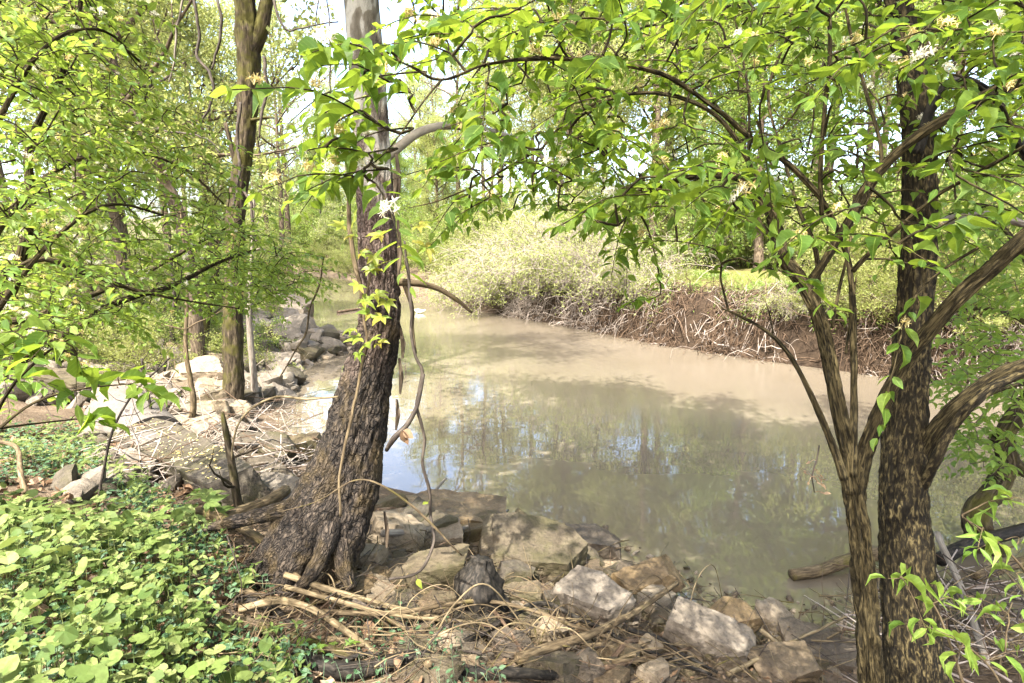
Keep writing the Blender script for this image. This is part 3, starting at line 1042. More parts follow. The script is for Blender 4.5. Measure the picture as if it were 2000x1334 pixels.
def make_crown(rng, trunk, crown_r, base_f, n_limbs, n_sec, n_twig, lpt, leaf, spread=0.16, elev=(15, 60), shape='oval', bare=False, tmpl=RHOMB, leafmat=1, fullness=1.0):
    """limbs on a trunk path -> (wood MB, crown MB); crown material 0 twig, 1 leaf"""
    wood, crown = MB(), MB()
    n = len(trunk)
    H = trunk[-1][2] - trunk[0][2]
    C, D = [], []
    for i in range(n_limbs):
        f = base_f + (1 - base_f) * (i + rng.random()) / n_limbs
        f = min(f, 0.99)
        k = f * (n - 1)
        a = trunk[int(k)] * (1 - k % 1) + trunk[min(int(k) + 1, n - 1)] * (k % 1)
        t = (f - base_f) / (1 - base_f)
        prof = math.sin(math.pi * (0.18 + 0.80 * t)) if shape == 'oval' else (1 - 0.75 * t)
        L = crown_r * (0.35 + 0.75 * prof) * rng.uniform(.75, 1.2)
        az, el = i * 2.399 + rng.normal(0, .35), math.radians(rng.uniform(*elev)) * (0.7 + .5 * t)
        d = np.array([math.cos(az) * math.cos(el), math.sin(az) * math.cos(el), math.sin(el)])
        lp = limb_path(a, d, L, .35, 7, .12, rng)
        r0 = 0.012 * L + 0.012
        tube(wood, lp, np.linspace(r0, r0 * .25, len(lp)), 5, caps=False)
        for j in range(n_sec):
            tt = 0.22 + 0.78 * (j + rng.random()) / n_sec
            kk = min(tt, .999) * (len(lp) - 1)
            b = lp[int(kk)] * (1 - kk % 1) + lp[int(kk) + 1] * (kk % 1)
            ld = nrm(lp[int(kk) + 1] - lp[int(kk)])
            sd = nrm(ld * .55 + rnd_unit(1, rng)[0] * .9 + UP * .1)
            sp = limb_path(b, sd, L * rng.uniform(.22, .42), .15, 4, .16, rng)
            tube(wood, sp, np.linspace(r0 * .38, r0 * .12, len(sp)), 4, caps=False)
            for m in range(n_twig):
                q = 0.15 + .85 * (m + rng.random()) / n_twig
                kk = min(q, .999) * (len(sp) - 1)
                c = sp[int(kk)] * (1 - kk % 1) + sp[int(kk) + 1] * (kk % 1)
                td = nrm(rnd_unit(1, rng)[0] + (sp[-1] - sp[0]) * .5 - UP * .05)
                tl = L * rng.uniform(.09, .2) + .12
                tp = np.stack([c, c + td * tl * .5 + UP * .02, c + td * tl - UP * .06 * tl])
                tube(crown, tp, [r0 * .12 + .002, r0 * .08 + .0015, .0012], 3, 0, caps=False)
                if bare or rng.random() < .3:
                    continue
                k2 = max(1, int(lpt * rng.uniform(.5, 2.2) * fullness))
                s = rng.random(k2)[:, None]
                C.append(tp[0] * (1 - s) + tp[2] * s + rng.normal(0, spread, (k2, 3)) * (1, 1, .7))
                D.append(np.repeat(td[None], k2, 0))
    if C:
        C, D = np.vstack(C), np.vstack(D)
        leaves(crown, C, D * .4 + rnd_unit(len(C), rng) + (0, 0, -.25), UP * .75 + rnd_unit(len(C), rng) * .8, leaf * rng.uniform(.6, 1.3, len(C)), tmpl, leafmat)
    return wood, crown


def straight_trunk(rng, H, r, lean=0.06, wob=0.25):
    p = np.stack([np.zeros(9), np.zeros(9), np.linspace(-.3, H, 9)], 1)
    p[:, 0] += np.linspace(0, rng.normal(0, lean) * H, 9) + np.cumsum(rng.normal(0, wob * .3, 9)) * np.linspace(0, 1, 9)
    p[:, 1] += np.linspace(0, rng.normal(0, lean) * H, 9) + np.cumsum(rng.normal(0, wob * .3, 9)) * np.linspace(0, 1, 9)
    path, _ = spline(p, None, .35)
    t = np.linspace(0, 1, len(path))
    return path, r * (1 - .78 * t) * (1 + .6 * np.exp(-t * 22))


PROTO = {}


def proto_tree(key, seed, H, r, crown_r, base_f, nl, ns, nt, lpt, leaf, leafm, barkm, spread=.2, **kw):
    rng = np.random.default_rng(seed)
    path, rad = straight_trunk(rng, H, r)
    wood, crown = make_crown(rng, path, crown_r, base_f, nl, ns, nt, lpt, leaf, spread, **kw)
    tube(wood, path, rad, 12, disp=furrow(r * .16, 3.0, 1.2))
    PROTO[key] = (wood.mesh("trunk", M[barkm]), crown.mesh("crown", [M[barkm], M[leafm]], False))


proto_tree('spring_a', 1, 13, .20, 3.6, .30, 20, 6, 5, 46, .125, 'leaf_tree', 'bark_brown', .22)
proto_tree('spring_b', 2, 16, .24, 4.2, .34, 22, 6, 5, 42, .135, 'leaf_tree', 'bark_brown', .26)
proto_tree('green_a', 3, 12, .18, 3.6, .22, 20, 6, 5, 46, .13, 'leaf_green', 'bark_brown', .22)
proto_tree('green_b', 4, 15, .24, 4.4, .30, 22, 6, 5, 44, .14, 'leaf_green', 'bark_brown', .26)
proto_tree('airy', 5, 17, .20, 4.0, .32, 18, 5, 5, 24, .12, 'leaf_pale', 'bark_brown', .22)


def put_tree(key, x, y, s, label, group=None, rz=None, name="tree", sz=None):
    rz = RNG.uniform(0, 6.28) if rz is None else rz
    o = thing(name, label, "tree", (x, y, gz(x, y)), group, rz, (s, s, s if sz is None else sz))
    part("trunk", PROTO[key][0], o)
    part("crown", PROTO[key][1], o)
    return o


# shrubs: several arching stems from one foot
def proto_shrub(key, seed, H, n_stem, ns, nt, lpt, leaf, leafm, twigm, spread=.08, arch=.9, bare=0.0, rad=.014):
    rng = np.random.default_rng(seed)
    wood, crown = MB(), MB()
    C, D = [], []
    for i in range(n_stem):
        az, el = i * 2.399 + rng.normal(0, .3), math.radians(rng.uniform(45, 85))
        d = np.array([math.cos(az) * math.cos(el), math.sin(az) * math.cos(el), math.sin(el)])
        L = H * rng.uniform(.75, 1.25)
        lp = limb_path((math.cos(az) * .08, math.sin(az) * .08, -.1), d, L, -arch, 8, .10, rng)
        tube(wood, lp, np.linspace(rad, rad * .3, len(lp)), 5, caps=False)
        for j in range(ns):
            kk = min(.2 + .8 * (j + rng.random()) / ns, .999) * (len(lp) - 1)
            b = lp[int(kk)] * (1 - kk % 1) + lp[int(kk) + 1] * (kk % 1)
            sd = nrm(rnd_unit(1, rng)[0] + nrm(lp[-1] - lp[0]) * .5)
            sp = limb_path(b, sd, L * rng.uniform(.15, .36), -.5, 4, .18, rng)
            tube(wood, sp, np.linspace(rad * .42, rad * .16, len(sp)), 3, caps=False)
            for m in range(nt):
                kk = min(.1 + .9 * (m + rng.random()) / nt, .999) * (len(sp) - 1)
                c = sp[int(kk)] * (1 - kk % 1) + sp[int(kk) + 1] * (kk % 1)
                td = nrm(rnd_unit(1, rng)[0] - UP * .1)
                tl = H * rng.uniform(.05, .13)
                tp = np.stack([c, c + td * tl * .5 + UP * .01, c + td * tl - UP * .05 * tl])
                tube(crown, tp, [rad * .14 + .001, rad * .1 + .001, .001], 3, 0, caps=False)
                if rng.random() < bare:
                    continue
                k2 = max(1, int(lpt * rng.uniform(.5, 1.4)))
                s = rng.random(k2)[:, None]
                C.append(tp[0] * (1 - s) + tp[2] * s + rng.normal(0, spread, (k2, 3)))
                D.append(np.repeat(td[None], k2, 0))
    C, D = np.vstack(C), np.vstack(D)
    leaves(crown, C, D * .5 + rnd_unit(len(C), rng), UP * .8 + rnd_unit(len(C), rng) * .7, leaf * rng.uniform(.6, 1.3, len(C)), RHOMB, 1)
    PROTO[key] = (wood.mesh("stem", M[twigm]), crown.mesh("foliage", [M[twigm], M[leafm]], False))


proto_shrub('bush_green', 21, 3.0, 16, 9, 5, 20, .09, 'leaf_green', 'bark_brown', .09, .9, .35)
proto_shrub('bush_lit', 22, 3.0, 16, 9, 5, 20, .085, 'leaf_tree', 'bark_brown', .09, .9, .35)
proto_shrub('bush_pale', 23, 3.0, 18, 10, 6, 22, .085, 'leaf_pale', 'twig_pale', .085, 1.2, .5)
proto_shrub('bush_bare', 24, 2.6, 24, 11, 6, 12, .07, 'leaf_pale', 'twig_pale', .07, 1.6, .72, .015)


def put_shrub(key, x, y, s, label, group=None, sz=None, name="shrub", dz=0.0):
    o = thing(name, label, "shrub", (x, y, gz(x, y) + dz), group, RNG.uniform(0, 6.28), (s, s, s if sz is None else sz))
    part("stem", PROTO[key][0], o)
    part("foliage", PROTO[key][1], o)
    return o


# ------------------------------------------------------------------ the sycamore in the middle
def from_px(rows, sides=12, step=.05):
    """rows of (u, v, y, width in photo pixels) -> path, radii"""
    pts = np.array([P(u, v, y) for u, v, y, w in rows])
    rad = np.array([0.5 * w * kpx(p) for p, (u, v, y, w) in zip(pts, rows)])
    return spline(pts, rad, step)


foot = onground(612, 1128)
YS = foot[1]
rows = [(580, 1185, YS - .02, 180), (593, 1120, YS, 172), (617, 1060, YS + .02, 160), (645, 1000, YS + .04, 148), (670, 940, YS + .06, 132), (690, 870, YS + .08, 114),
        (703, 800, YS + .10, 100), (722, 720, YS + .12, 88), (736, 660, YS + .13, 79), (742, 600, YS + .14, 74), (739, 500, YS + .15, 71), (734, 400, YS + .16, 69),
        (728, 300, YS + .18, 67), (722, 200, YS + .2, 67), (714, 100, YS + .22, 68), (706, 0, YS + .24, 66)]
pts = [P(u, v, y) for u, v, y, w in rows]
rad = [0.5 * w * kpx(p) for p, (u, v, y, w) in zip(pts, rows)]
top = pts[-1]
for dz, dx, r in ((1.2, -.05, .118), (2.4, .05, .10), (3.6, .1, .08), (4.8, .2, .045), (5.8, .3, .02)):
    pts.append(top + np.array([dx, dz * .04, dz]))
    rad.append(r)
path, rr = spline(pts, rad, .022)
path = path[(np.arange(len(path)) < 260) | (np.arange(len(path)) % 5 == 0)]
_, rr2 = spline(pts, rad, .022)
rr = rr2[(np.arange(len(rr2)) < 260) | (np.arange(len(rr2)) % 5 == 0)]


def syc_disp(bc, ph, ln, path_):
    base = furrow(.020, 7.0, 9.0, .45)(bc, ph, ln, path_)
    pl = np.stack([np.cos(ph) * 5, np.sin(ph) * 5, ln * 11], 1)
    plates = np.round(fbm(pl, 2) * 9) / 9 - .5
    lowf = np.exp(-ln / 1.5)
    butt = np.exp(-ln / .55) * (0.055 * np.cos(3 * ph + .8) + .05 * np.cos(5 * ph + 2.1)) + .03 * np.exp(-ln / 1.2) * np.cos(2 * ph)
    k = np.interp(ln, [0, 1.8, 2.6, 3.4], [1, 1, .55, .12])
    return base * k + plates * .05 * k * .5 + butt + .02 * lowf * (fbm(pl * .4, 2) - .5)


syc = thing("sycamore_tree", "big leaning sycamore with dark scaly foot and pale upper trunk on the near bank", "tree", foot)
mb = MB()
tube(mb, path, rr, 110, disp=syc_disp)
part("trunk", mb.mesh("trunk", M['bark_sycamore'], True, foot), syc)
# surface roots
for lst in ([(600, 985, YS - .02, 46), (530, 1005, YS - .02, 34), (460, 1022, YS + .05, 26), (400, 1035, YS + .1, 16)],
            [(610, 1030, YS - .04, 100), (560, 1062, YS - .06, 74), (515, 1088, YS - .08, 44), (480, 1110, YS - .08, 18)],
            [(648, 1020, YS - .10, 44), (630, 1080, YS - .2, 36), (600, 1130, YS - .3, 26), (560, 1170, YS - .34, 14)],
            [(668, 1060, YS - .10, 40), (675, 1110, YS - .2, 34), (690, 1150, YS - .28, 18)]):
    mb = MB()
    p_, r_ = from_px(lst, step=.03)
    tube(mb, wig(p_, .02), r_, 20, disp=furrow(.012, 4, 10))
    part("root", mb.mesh("root", M['bark_sycamore'], True, foot), syc)
# the pale limb arching to the right, and the brown bare one below it
mb = MB()
p_, r_ = from_px([(735, 325, YS + .17, 22), (775, 290, YS + .2, 19), (820, 258, YS + .3, 17), (880, 245, YS + .45, 15), (960, 258, YS + .7, 14), (1030, 285, YS + .9, 12), (1075, 325, YS + 1.0, 9),
                  (1110, 372, YS + 1.1, 6)], step=.03)
tube(mb, p_, r_, 14, disp=furrow(.003, 3, 4))
part("limb", mb.mesh("limb", M['bark_pale'], True, foot), syc)
mb = MB()
for lst in ([(760, 552, YS + .14, 16), (800, 552, YS + .15, 14), (850, 562, YS + .25, 11), (890, 585, YS + .3, 9), (921, 611, YS + .33, 5)],
            [(790, 556, YS + .15, 10), (805, 600, YS + .15, 8), (806, 640, YS + .16, 6), (812, 690, YS + .16, 5)]):
    p_, r_ = from_px(lst, step=.03)
    tube(mb, wig(p_, .006), r_, 8)
part("branch", mb.mesh("branch", M['stick'], True, foot), syc)
# peeling strips of bark on the right side of the trunk
for u, v, h in ((773, 300, 90), (776, 430, 120), (781, 640, 60), (779, 700, 70), (774, 780, 60), (768, 330, 60), (750, 1000, 70)):
    a, b = P(u, v, YS + .1), P(u + RNG.uniform(-4, 6), v + h, YS + .06)
    s = np.array([.012, -.012, 0])
    m_ = (a + b) / 2 + np.array([.01, 0, 0])
    o = np.array([.005, .004, 0])
    mb = MB().add([a - s * .5, a + s * .5, m_ + s * 1.2, m_ - s * 1.2, b + s * .4, b - s * .4,
                   a - s * .5 + o, a + s * .5 + o, m_ + s * 1.2 + o, m_ - s * 1.2 + o, b + s * .4 + o, b - s * .4 + o],
                  [(0, 1, 2, 3), (3, 2, 4, 5), (7, 6, 9, 8), (8, 9, 11, 10), (1, 7, 8, 2), (6, 0, 3, 9), (2, 8, 10, 4), (9, 3, 5, 11), (0, 6, 7, 1), (5, 4, 10, 11)])
    part("bark_strip", mb.mesh("bark_strip", M['bark_brown'], False, foot), syc)
# crown above the frame
rng = np.random.default_rng(91)
tp = path[path[:, 2] > 5.4]
wood, crown = make_crown(rng, tp, 3.5, .05, 20, 6, 5, 60, .15, .25, elev=(0, 45))
part("limb", wood.mesh("limb", M['bark_pale'], True, foot), syc)
part("crown", crown.mesh("crown", [M['bark_brown'], M['leaf_tree']], False, foot), syc)

# ------------------------------------------------------------------ the flaky dark trunk at the right
YB = 2.25
tb = thing("dark_tree", "straight tree with flaky black and tan bark behind the forked shrub", "tree", (P(1790, 1334, YB)[0], YB, gz(P(1790, 1334, YB)[0], YB)))
fb = np.array(tb.location)
rows = [(1800, 1560, YB - .05, 143), (1795, 1440, YB - .02, 114), (1788, 1334, YB, 105), (1778, 1200, YB, 94), (1768, 1050, YB + .02, 88), (1764, 950, YB + .03, 82), (1768, 850, YB + .04, 74),
        (1778, 720, YB + .05, 63), (1787, 600, YB + .06, 61), (1794, 480, YB + .07, 59), (1796, 380, YB + .08, 57), (1794, 260, YB + .1, 56), (1778, 130, YB + .12, 50), (1756, 0, YB + .14, 46)]
pts = [P(u, v, y) for u, v, y, w in rows]
rad = [0.5 * w * kpx(p) for p, (u, v, y, w) in zip(pts, rows)]
top = pts[-1]
for dx, dz, r in ((-.1, .6, .058), (-.05, 1.8, .05), (.2, 3.6, .04), (.3, 5.4, .015)):
    pts.append(top + np.array([dx, dz * .03, dz]))
    rad.append(r)
pth, rdd = spline(pts, rad, .014)
mb = MB()
tube(mb, pth, rdd, 90, disp=lambda bc, ph, ln, p: furrow(.010, 7.5, 11, .5, 4)(bc, ph, ln, p) + .004 * (np.round(fbm(np.stack([np.cos(ph) * 9, np.sin(ph) * 9, ln * 26], 1), 2) * 7) / 3.5 - 1))
part("trunk", mb.mesh("trunk", M['bark_black'], True, fb), tb)
for lst, m in (([(1795, 900, YB + .02, 37), (1830, 838, YB - .05, 33), (1880, 785, YB - .1, 31), (1940, 742, YB - .1, 31), (2010, 712, YB - .1, 33), (2100, 690, YB, 30), (2250, 640, YB + .2, 22)], 'bark_honey'),
               ([(1800, 950, YB - .02, 25), (1826, 905, YB - .1, 21), (1860, 838, YB - .15, 18), (1905, 785, YB - .2, 18), (1960, 745, YB - .2, 17), (2040, 720, YB - .2, 15), (2200, 690, YB, 11)], 'bark_black'),
               ([(1815, 445, YB + .05, 21), (1850, 432, YB + .1, 18), (1900, 418, YB + .2, 15), (1960, 428, YB + .3, 15), (2040, 450, YB + .4, 13)], 'driftwood'),
               ([(1790, 300, YB - .05, 22), (1830, 190, YB - .1, 19), (1880, 155, YB - .1, 18), (1940, 185, YB - .1, 16), (1975, 250, YB - .1, 15), (2010, 310, YB - .1, 13)], 'wood_wet')):
    mb = MB()
    p_, r_ = from_px(lst, step=.02)
    tube(mb, wig(p_, .008), r_, 26, disp=furrow(.006, 4, 10, .5))
    part("limb", mb.mesh("limb", M[m], True, fb), tb)
rng = np.random.default_rng(92)
wood, crown = make_crown(rng, pth[pth[:, 2] > 5.2], 3.0, .02, 16, 6, 5, 56, .13, .22, elev=(5, 55))
part("limb", wood.mesh("limb", M['bark_brown'], True, fb), tb)
part("crown", crown.mesh("crown", [M['bark_brown'], M['leaf_green']], False, fb), tb)

# ------------------------------------------------------------------ honeysuckle shrubs with arching stems, paired leaves and flowers
def in_poly(u, v, poly):
    r = False
    for (ax, ay), (bx, by) in zip(poly, poly[1:] + poly[:1]):
        if (ay > v) != (by > v) and u < (bx - ax) * (v - ay) / (by - ay) + ax:
            r = not r
    return r


def flower_mesh(seed, mat):
    rg = np.random.default_rng(seed)
    m = MB()
    for i in range(6):
        o = rg.normal(0, .009, 3) * (1, 1, .4)
        ax = nrm(rg.normal(0, .8, 3) + UP)
        a = nrm(np.cross(ax, rg.normal(size=3)))
        b = np.cross(ax, a)
        tip = o + ax * .018
        tube(m, np.stack([o, o + ax * .008, tip]), [.0016, .0018, .003], 5, caps=False)
        for k in range(5):
            th = k * 1.25 + rg.normal(0, .2)
            d = nrm(a * math.cos(th) + b * math.sin(th) + ax * rg.uniform(.0, .5))
            leaves(m, [tip], [d], [ax], [rg.uniform(.015, .022)], STRAP)
        for k in range(3):
            d = nrm(ax + rg.normal(0, .35, 3))
            tube(m, np.stack([tip, tip + d * .018]), [.0006, .0006], 3, caps=False)
    return m.mesh("flower", M[mat])


FLOWERS = [flower_mesh(600 + i, 'petal_white' if i % 2 == 0 else 'petal_yellow') for i in range(8)]
LEAF_MESH = {}


def leaf_mesh_for(mat, tm=OVATE, key='o'):
    if (mat, key) not in LEAF_MESH:
        m = MB()
        leaves(m, [(0, 0, 0)], [(1, 0, 0)], [(0, 0, 1)], [1.0], tm)
        LEAF_MESH[(mat, key)] = m.mesh("leaf", M[mat], False)
    return LEAF_MESH[(mat, key)]


def px_size(c, size):
    c = np.asarray(c)
    dep = c[:, 1] * CT - (c[:, 2] - CAMZ) * ST
    u = 1000 + FPX * c[:, 0] / np.maximum(dep, .1)
    vv = 667 - FPX * (c[:, 1] * ST + (c[:, 2] - CAMZ) * CT) / np.maximum(dep, .1)
    inside = (u > -20) & (u < 2020) & (vv > -20) & (vv < 1354) & (dep > .3)
    return np.where(inside, size / np.maximum(dep, .1) * FPX, 0), u, vv


def px_u(c):
    return 1000 + FPX * c[0] / (c[1] * CT - (c[2] - CAMZ) * ST)


def shrub_from(root, foot, mains, bases, leafmat, twigmat, seed, lsize=(.045, .072), tl=(.16, .36), gap=.036, n_single=300, flowers=0, droop=.25, tmpl=OVATE, outward=None, key='o', sub_r=.0028):
    """mains: list of (path, radii); bases: (n,3) points where leafy twigs start; wired to the nearest wood"""
    rg = np.random.default_rng(seed)
    nodes = np.vstack([p for p, r in mains])
    twig = MB()
    order = np.argsort([np.min(np.linalg.norm(nodes - b, axis=1)) for b in bases])
    C, D, N, S, FL = [], [], [], [], []
    nodes_l = nodes
    for i in order:
        b = bases[i]
        dd = np.linalg.norm(nodes_l - b, axis=1)
        k = int(np.argmin(dd + 0.35 * np.maximum(nodes_l[:, 2] - b[2], 0)))
        a, dist = nodes_l[k], dd[k]
        mid = (a + b) / 2 + UP * dist * .12 + rg.normal(0, .05 * dist + .004, 3)
        out = nrm(b - a)
        if outward is not None:
            out = nrm(out + outward(b) * .9)
        td = nrm(out * (1, 1, .25) + rg.normal(0, .55, 3) * (1, 1, .3) - UP * rg.uniform(0, droop))
        L = rg.uniform(*tl)
        w = np.stack([a, mid, b, b + td * L * .5, b + td * L - UP * L * .18])
        r0 = sub_r + .0028 * min(dist, 1.2)
        p_, r_ = spline(w, [r0 * 1.2, r0, r0 * .8, r0 * .5, .0009], .05)
        if len(bases) <= 40:
            tw1 = MB()
            tube(tw1, p_, r_, 5, caps=False)
            part("twig", tw1.mesh("twig", M[twigmat], True, foot), root)
        else:
            tube(twig, p_, r_, 5, caps=False)
        nodes_l = np.vstack([nodes_l, p_[::2]])
        # pairs of leaves, mostly along the outer part
        ln = np.concatenate([[0], np.cumsum(np.linalg.norm(np.diff(p_, axis=0), axis=1))])
        tot = ln[-1]
        s0 = max(tot - L - .4 * dist, 0.02)
        s = np.arange(s0, tot, gap * rg.uniform(.85, 1.25))
        for q, sv in enumerate(np.append(s, tot)):
            j = min(np.searchsorted(ln, sv, 'right') - 1, len(p_) - 2)
            f = (sv - ln[j]) / max(ln[j + 1] - ln[j], 1e-6)
            c = p_[j] * (1 - f) + p_[j + 1] * f
            t = nrm(p_[j + 1] - p_[j])
            side = nrm(np.cross(UP, t) + rg.normal(0, .22, 3))
            small = 1.0 if sv < tot - .05 else .72
            for sg in ((1, -1) if sv < tot else (0,)):
                if rg.random() < .10:
                    continue
                d = t * (.55 if sg else 1) + side * sg * .9 + rg.normal(0, .16, 3) - UP * rg.uniform(.05, .55)
                C.append(c + nrm(d) * .006)
                D.append(d)
                N.append(UP + rg.normal(0, .38, 3) + side * sg * .15)
                S.append(rg.uniform(*lsize) * small)
            if flowers and rg.random() < flowers * (3 if px_u(c) < 850 else 1) and .1 < (sv - s0) / max(tot - s0, .01) < .95:
                FL.append((c + UP * .008, td))
    C, D, N, S = np.array(C), np.array(D), np.array(N), np.array(S)
    px, u, v = px_size(C, S)
    big = np.argsort(-px)[:n_single]
    big = big[px[big] > 8]
    rest = np.setdiff1d(np.arange(len(C)), big)
    if twig.v:
        part("twig", twig.mesh("twig", M[twigmat], True, foot), root)["kind"] = "stuff"
    mb = MB()
    leaves(mb, C[rest], D[rest], N[rest], S[rest], tmpl)
    fo = part("foliage", mb.mesh("foliage", M[leafmat], False, foot), root)
    fo["kind"] = "stuff"
    lm = leaf_mesh_for(leafmat, tmpl, key)
    d, s, n = leaf_axes(D[big], N[big])
    for i, b in enumerate(big):
        o = part("leaf", lm, root)
        m3 = np.stack([d[i], s[i] * rg.uniform(.75, 1.2), n[i] * rg.uniform(-.3, 2.4)], 1) * S[b]
        mm = Matrix.Identity(4)
        for r in range(3):
            for c in range(3):
                mm[r][c] = m3[r, c]
            mm[r][3] = C[b][r] - foot[r]
        o.matrix_local = mm
    for i, (c, t) in enumerate(FL[:280]):
        o = part("flower", FLOWERS[rg.integers(8)], root, c - foot)
        o.rotation_euler = (rg.normal(0, .5), rg.normal(0, .5), rg.uniform(0, 6.28))
        sc_ = rg.uniform(.5, .8)
        o.scale = (sc_,) * 3
    return C


WS = .74


def stems(root, foot, lists, mat, sides=14, relief=.004, wiggle=.006, step=.02, name="stem"):
    out = []
    for lst in lists:
        p_, r_ = from_px(lst, step=step)
        p_, r_ = wig(p_, wiggle), r_ * (.72 if name == 'trunk' else WS)
        mb = MB()
        wmax = max(w for *_, w in lst)
        sd = 64 if wmax > 34 else (20 if wmax > 15 else 9)
        tube(mb, p_, r_, sd, disp=furrow(1.7 * relief * min(wmax / 40., 1.3), 6, 6, .45, len(out)) if wmax > 12 else None)
        part(name, mb.mesh(name, M[mat], True, foot), root)
        out.append((p_[::3], r_[::3]))
    return out


def sample_region(poly, n, dep, seed, wfun=None):
    rg = np.random.default_rng(seed)
    us, vs = [p[0] for p in poly], [p[1] for p in poly]
    out = []
    while len(out) < n:
        u, v = rg.uniform(min(us), max(us)), rg.uniform(min(vs), max(vs))
        if not in_poly(u, v, poly):
            continue
        if wfun is not None and rg.random() > wfun(u, v):
            continue
        y = dep(u, v, rg) if callable(dep) else rg.uniform(*dep)
        out.append(P(u, v, y))
    return np.array(out)


# --- the forked shrub at the right
YA = 1.8
fa = P(1705, 1334, YA)
fa[2] = gz(fa[0], fa[1])
hs = thing("honeysuckle_shrub", "large forked honeysuckle with ridged brown stems and white flowers arching over the water", "shrub", fa)
trunk_rows = [(1722, 1560, YA, 84), (1712, 1420, YA, 68), (1702, 1334, YA, 60), (1694, 1200, YA, 54), (1684, 1080, YA, 52), (1673, 990, YA, 51), (1666, 930, YA, 53), (1664, 890, YA, 40)]
m_tr = stems(hs, fa, [trunk_rows], 'bark_honey', relief=.008, wiggle=.004, step=.012, name="trunk")
main_rows = [
    [(1664, 960, YA, 44), (1656, 880, YA, 40), (1640, 800, YA, 37), (1620, 700, YA + .02, 36), (1600, 620, YA + .04, 36), (1568, 555, YA + .06, 38), (1530, 500, YA + .08, 32), (1514, 440, YA + .1, 28),
     (1488, 390, YA + .14, 24), (1450, 350, YA + .2, 21), (1395, 343, YA + .3, 17), (1330, 350, YA + .4, 13), (1285, 366, YA + .45, 9), (1225, 378, YA + .5, 5)],
    [(1672, 950, YA, 44), (1692, 880, YA - .02, 40), (1722, 800, YA - .05, 38), (1762, 715, YA - .09, 37), (1812, 650, YA - .13, 37), (1872, 580, YA - .17, 38), (1940, 520, YA - .21, 40), (2010, 455, YA - .25, 43),
     (2110, 370, YA - .25, 40), (2260, 260, YA - .2, 30), (2420, 120, YA, 20)],
    [(1667, 930, YA - .02, 22), (1669, 800, YA - .02, 19), (1668, 650, YA, 17), (1662, 540, YA + .02, 16), (1648, 480, YA + .04, 15), (1612, 400, YA + .02, 15), (1545, 325, YA, 14), (1465, 268, YA - .04, 13),
     (1400, 215, YA - .08, 13), (1300, 150, YA - .16, 12), (1180, 125, YA - .26, 11), (1060, 116, YA - .34, 10), (950, 126, YA - .42, 9), (862, 156, YA - .5, 8), (800, 128, YA - .55, 6), (742, 104, YA - .58, 4)],
    [(1648, 935, YA - .03, 24), (1625, 862, YA - .04, 18), (1590, 780, YA - .05, 15), (1545, 695, YA - .06, 12), (1500, 648, YA - .06, 10), (1450, 618, YA - .06, 7), (1410, 600, YA - .06, 3)],
    [(1578, 560, YA + .06, 26), (1612, 508, YA + .04, 24), (1652, 445, YA, 23), (1692, 372, YA - .03, 24), (1742, 310, YA - .06, 26), (1800, 262, YA - .1, 28), (1862, 225, YA - .13, 29), (1932, 185, YA - .16, 30),
     (2010, 148, YA - .2, 31), (2120, 90, YA - .2, 28), (2280, 0, YA - .1, 20)],
    [(1490, 395, YA + .14, 14), (1452, 300, YA + .1, 13), (1400, 228, YA + .08, 12), (1330, 192, YA + .04, 11), (1250, 181, YA, 10), (1160, 204, YA - .05, 10), (1105, 238, YA - .08, 9), (1058, 292, YA - .1, 8),
     (1040, 340, YA - .1, 6), (1043, 375, YA - .1, 3)],
    [(1062, 288, YA - .1, 7), (1000, 322, YA - .1, 6), (940, 356, YA - .12, 5), (860, 390, YA - .14, 4), (800, 405, YA - .15, 2.5)],
    [(1605, 420, YA + .02, 12), (1602, 340, YA, 12), (1610, 225, YA - .03, 11), (1621, 110, YA - .06, 11), (1618, 0, YA - .1, 10), (1600, -150, YA - .15, 8)],
    [(1664, 530, YA + .02, 13), (1702, 490, YA - .02, 13), (1762, 438, YA - .08, 13), (1832, 380, YA - .16, 12), (1900, 342, YA - .24, 11), (2000, 285, YA - .34, 10), (2100, 220, YA - .4, 9)],
    [(1592, 640, YA + .05, 15), (1600, 560, YA + .08, 14), (1592, 480, YA + .1, 12), (1560, 405, YA + .14, 10), (1528, 300, YA + .2, 9), (1500, 180, YA + .26, 8), (1540, 60, YA + .3, 6), (1560, -60, YA + .3, 5)],
    [(1532, 505, YA + .1, 12), (1505, 460, YA + .12, 10), (1478, 420, YA + .16, 8), (1462, 330, YA + .2, 8), (1462, 190, YA + .24, 7), (1440, 60, YA + .3, 6), (1420, -60, YA + .3, 5)],
    [(1655, 450, YA, 10), (1720, 320, YA + .05, 10), (1690, 180, YA + .1, 9), (1660, 60, YA + .15, 8), (1640, -60, YA + .15, 6)],
    [(862, 156, YA - .5, 6), (830, 195, YA - .53, 5), (795, 245, YA - .56, 4.5), (765, 285, YA - .58, 4), (735, 315, YA - .6, 3), (690, 340, YA - .62, 2)],
    [(1625, 640, YA + .05, 9), (1640, 560, YA + .1, 8), (1660, 470, YA + .15, 7), (1668, 380, YA + .2, 6)],
    [(1652, 690, YA, 7), (1660, 620, YA + .05, 6), (1672, 540, YA + .1, 5)],
    [(1510, 650, YA - .06, 5), (1502, 610, YA - .06, 4), (1495, 590, YA - .06, 2)],
]
m_main = stems(hs, fa, main_rows, 'bark_honey')
poly_r = [(830, -30), (2030, -30), (2030, 330), (1930, 520), (1820, 545), (1700, 500), (1560, 520), (1420, 470), (1300, 480), (1160, 430), (1040, 420), (990, 400), (860, 395), (850, 340), (960, 290), (1000, 220), (900, 170), (850, 110)]


def dep_r(u, v, rg):
    far = np.interp(u, [800, 1100, 1500, 2000], [1.9, 2.5, 2.9, 2.4])
    return rg.uniform(1.28 if u < 1700 else 1.2, far)


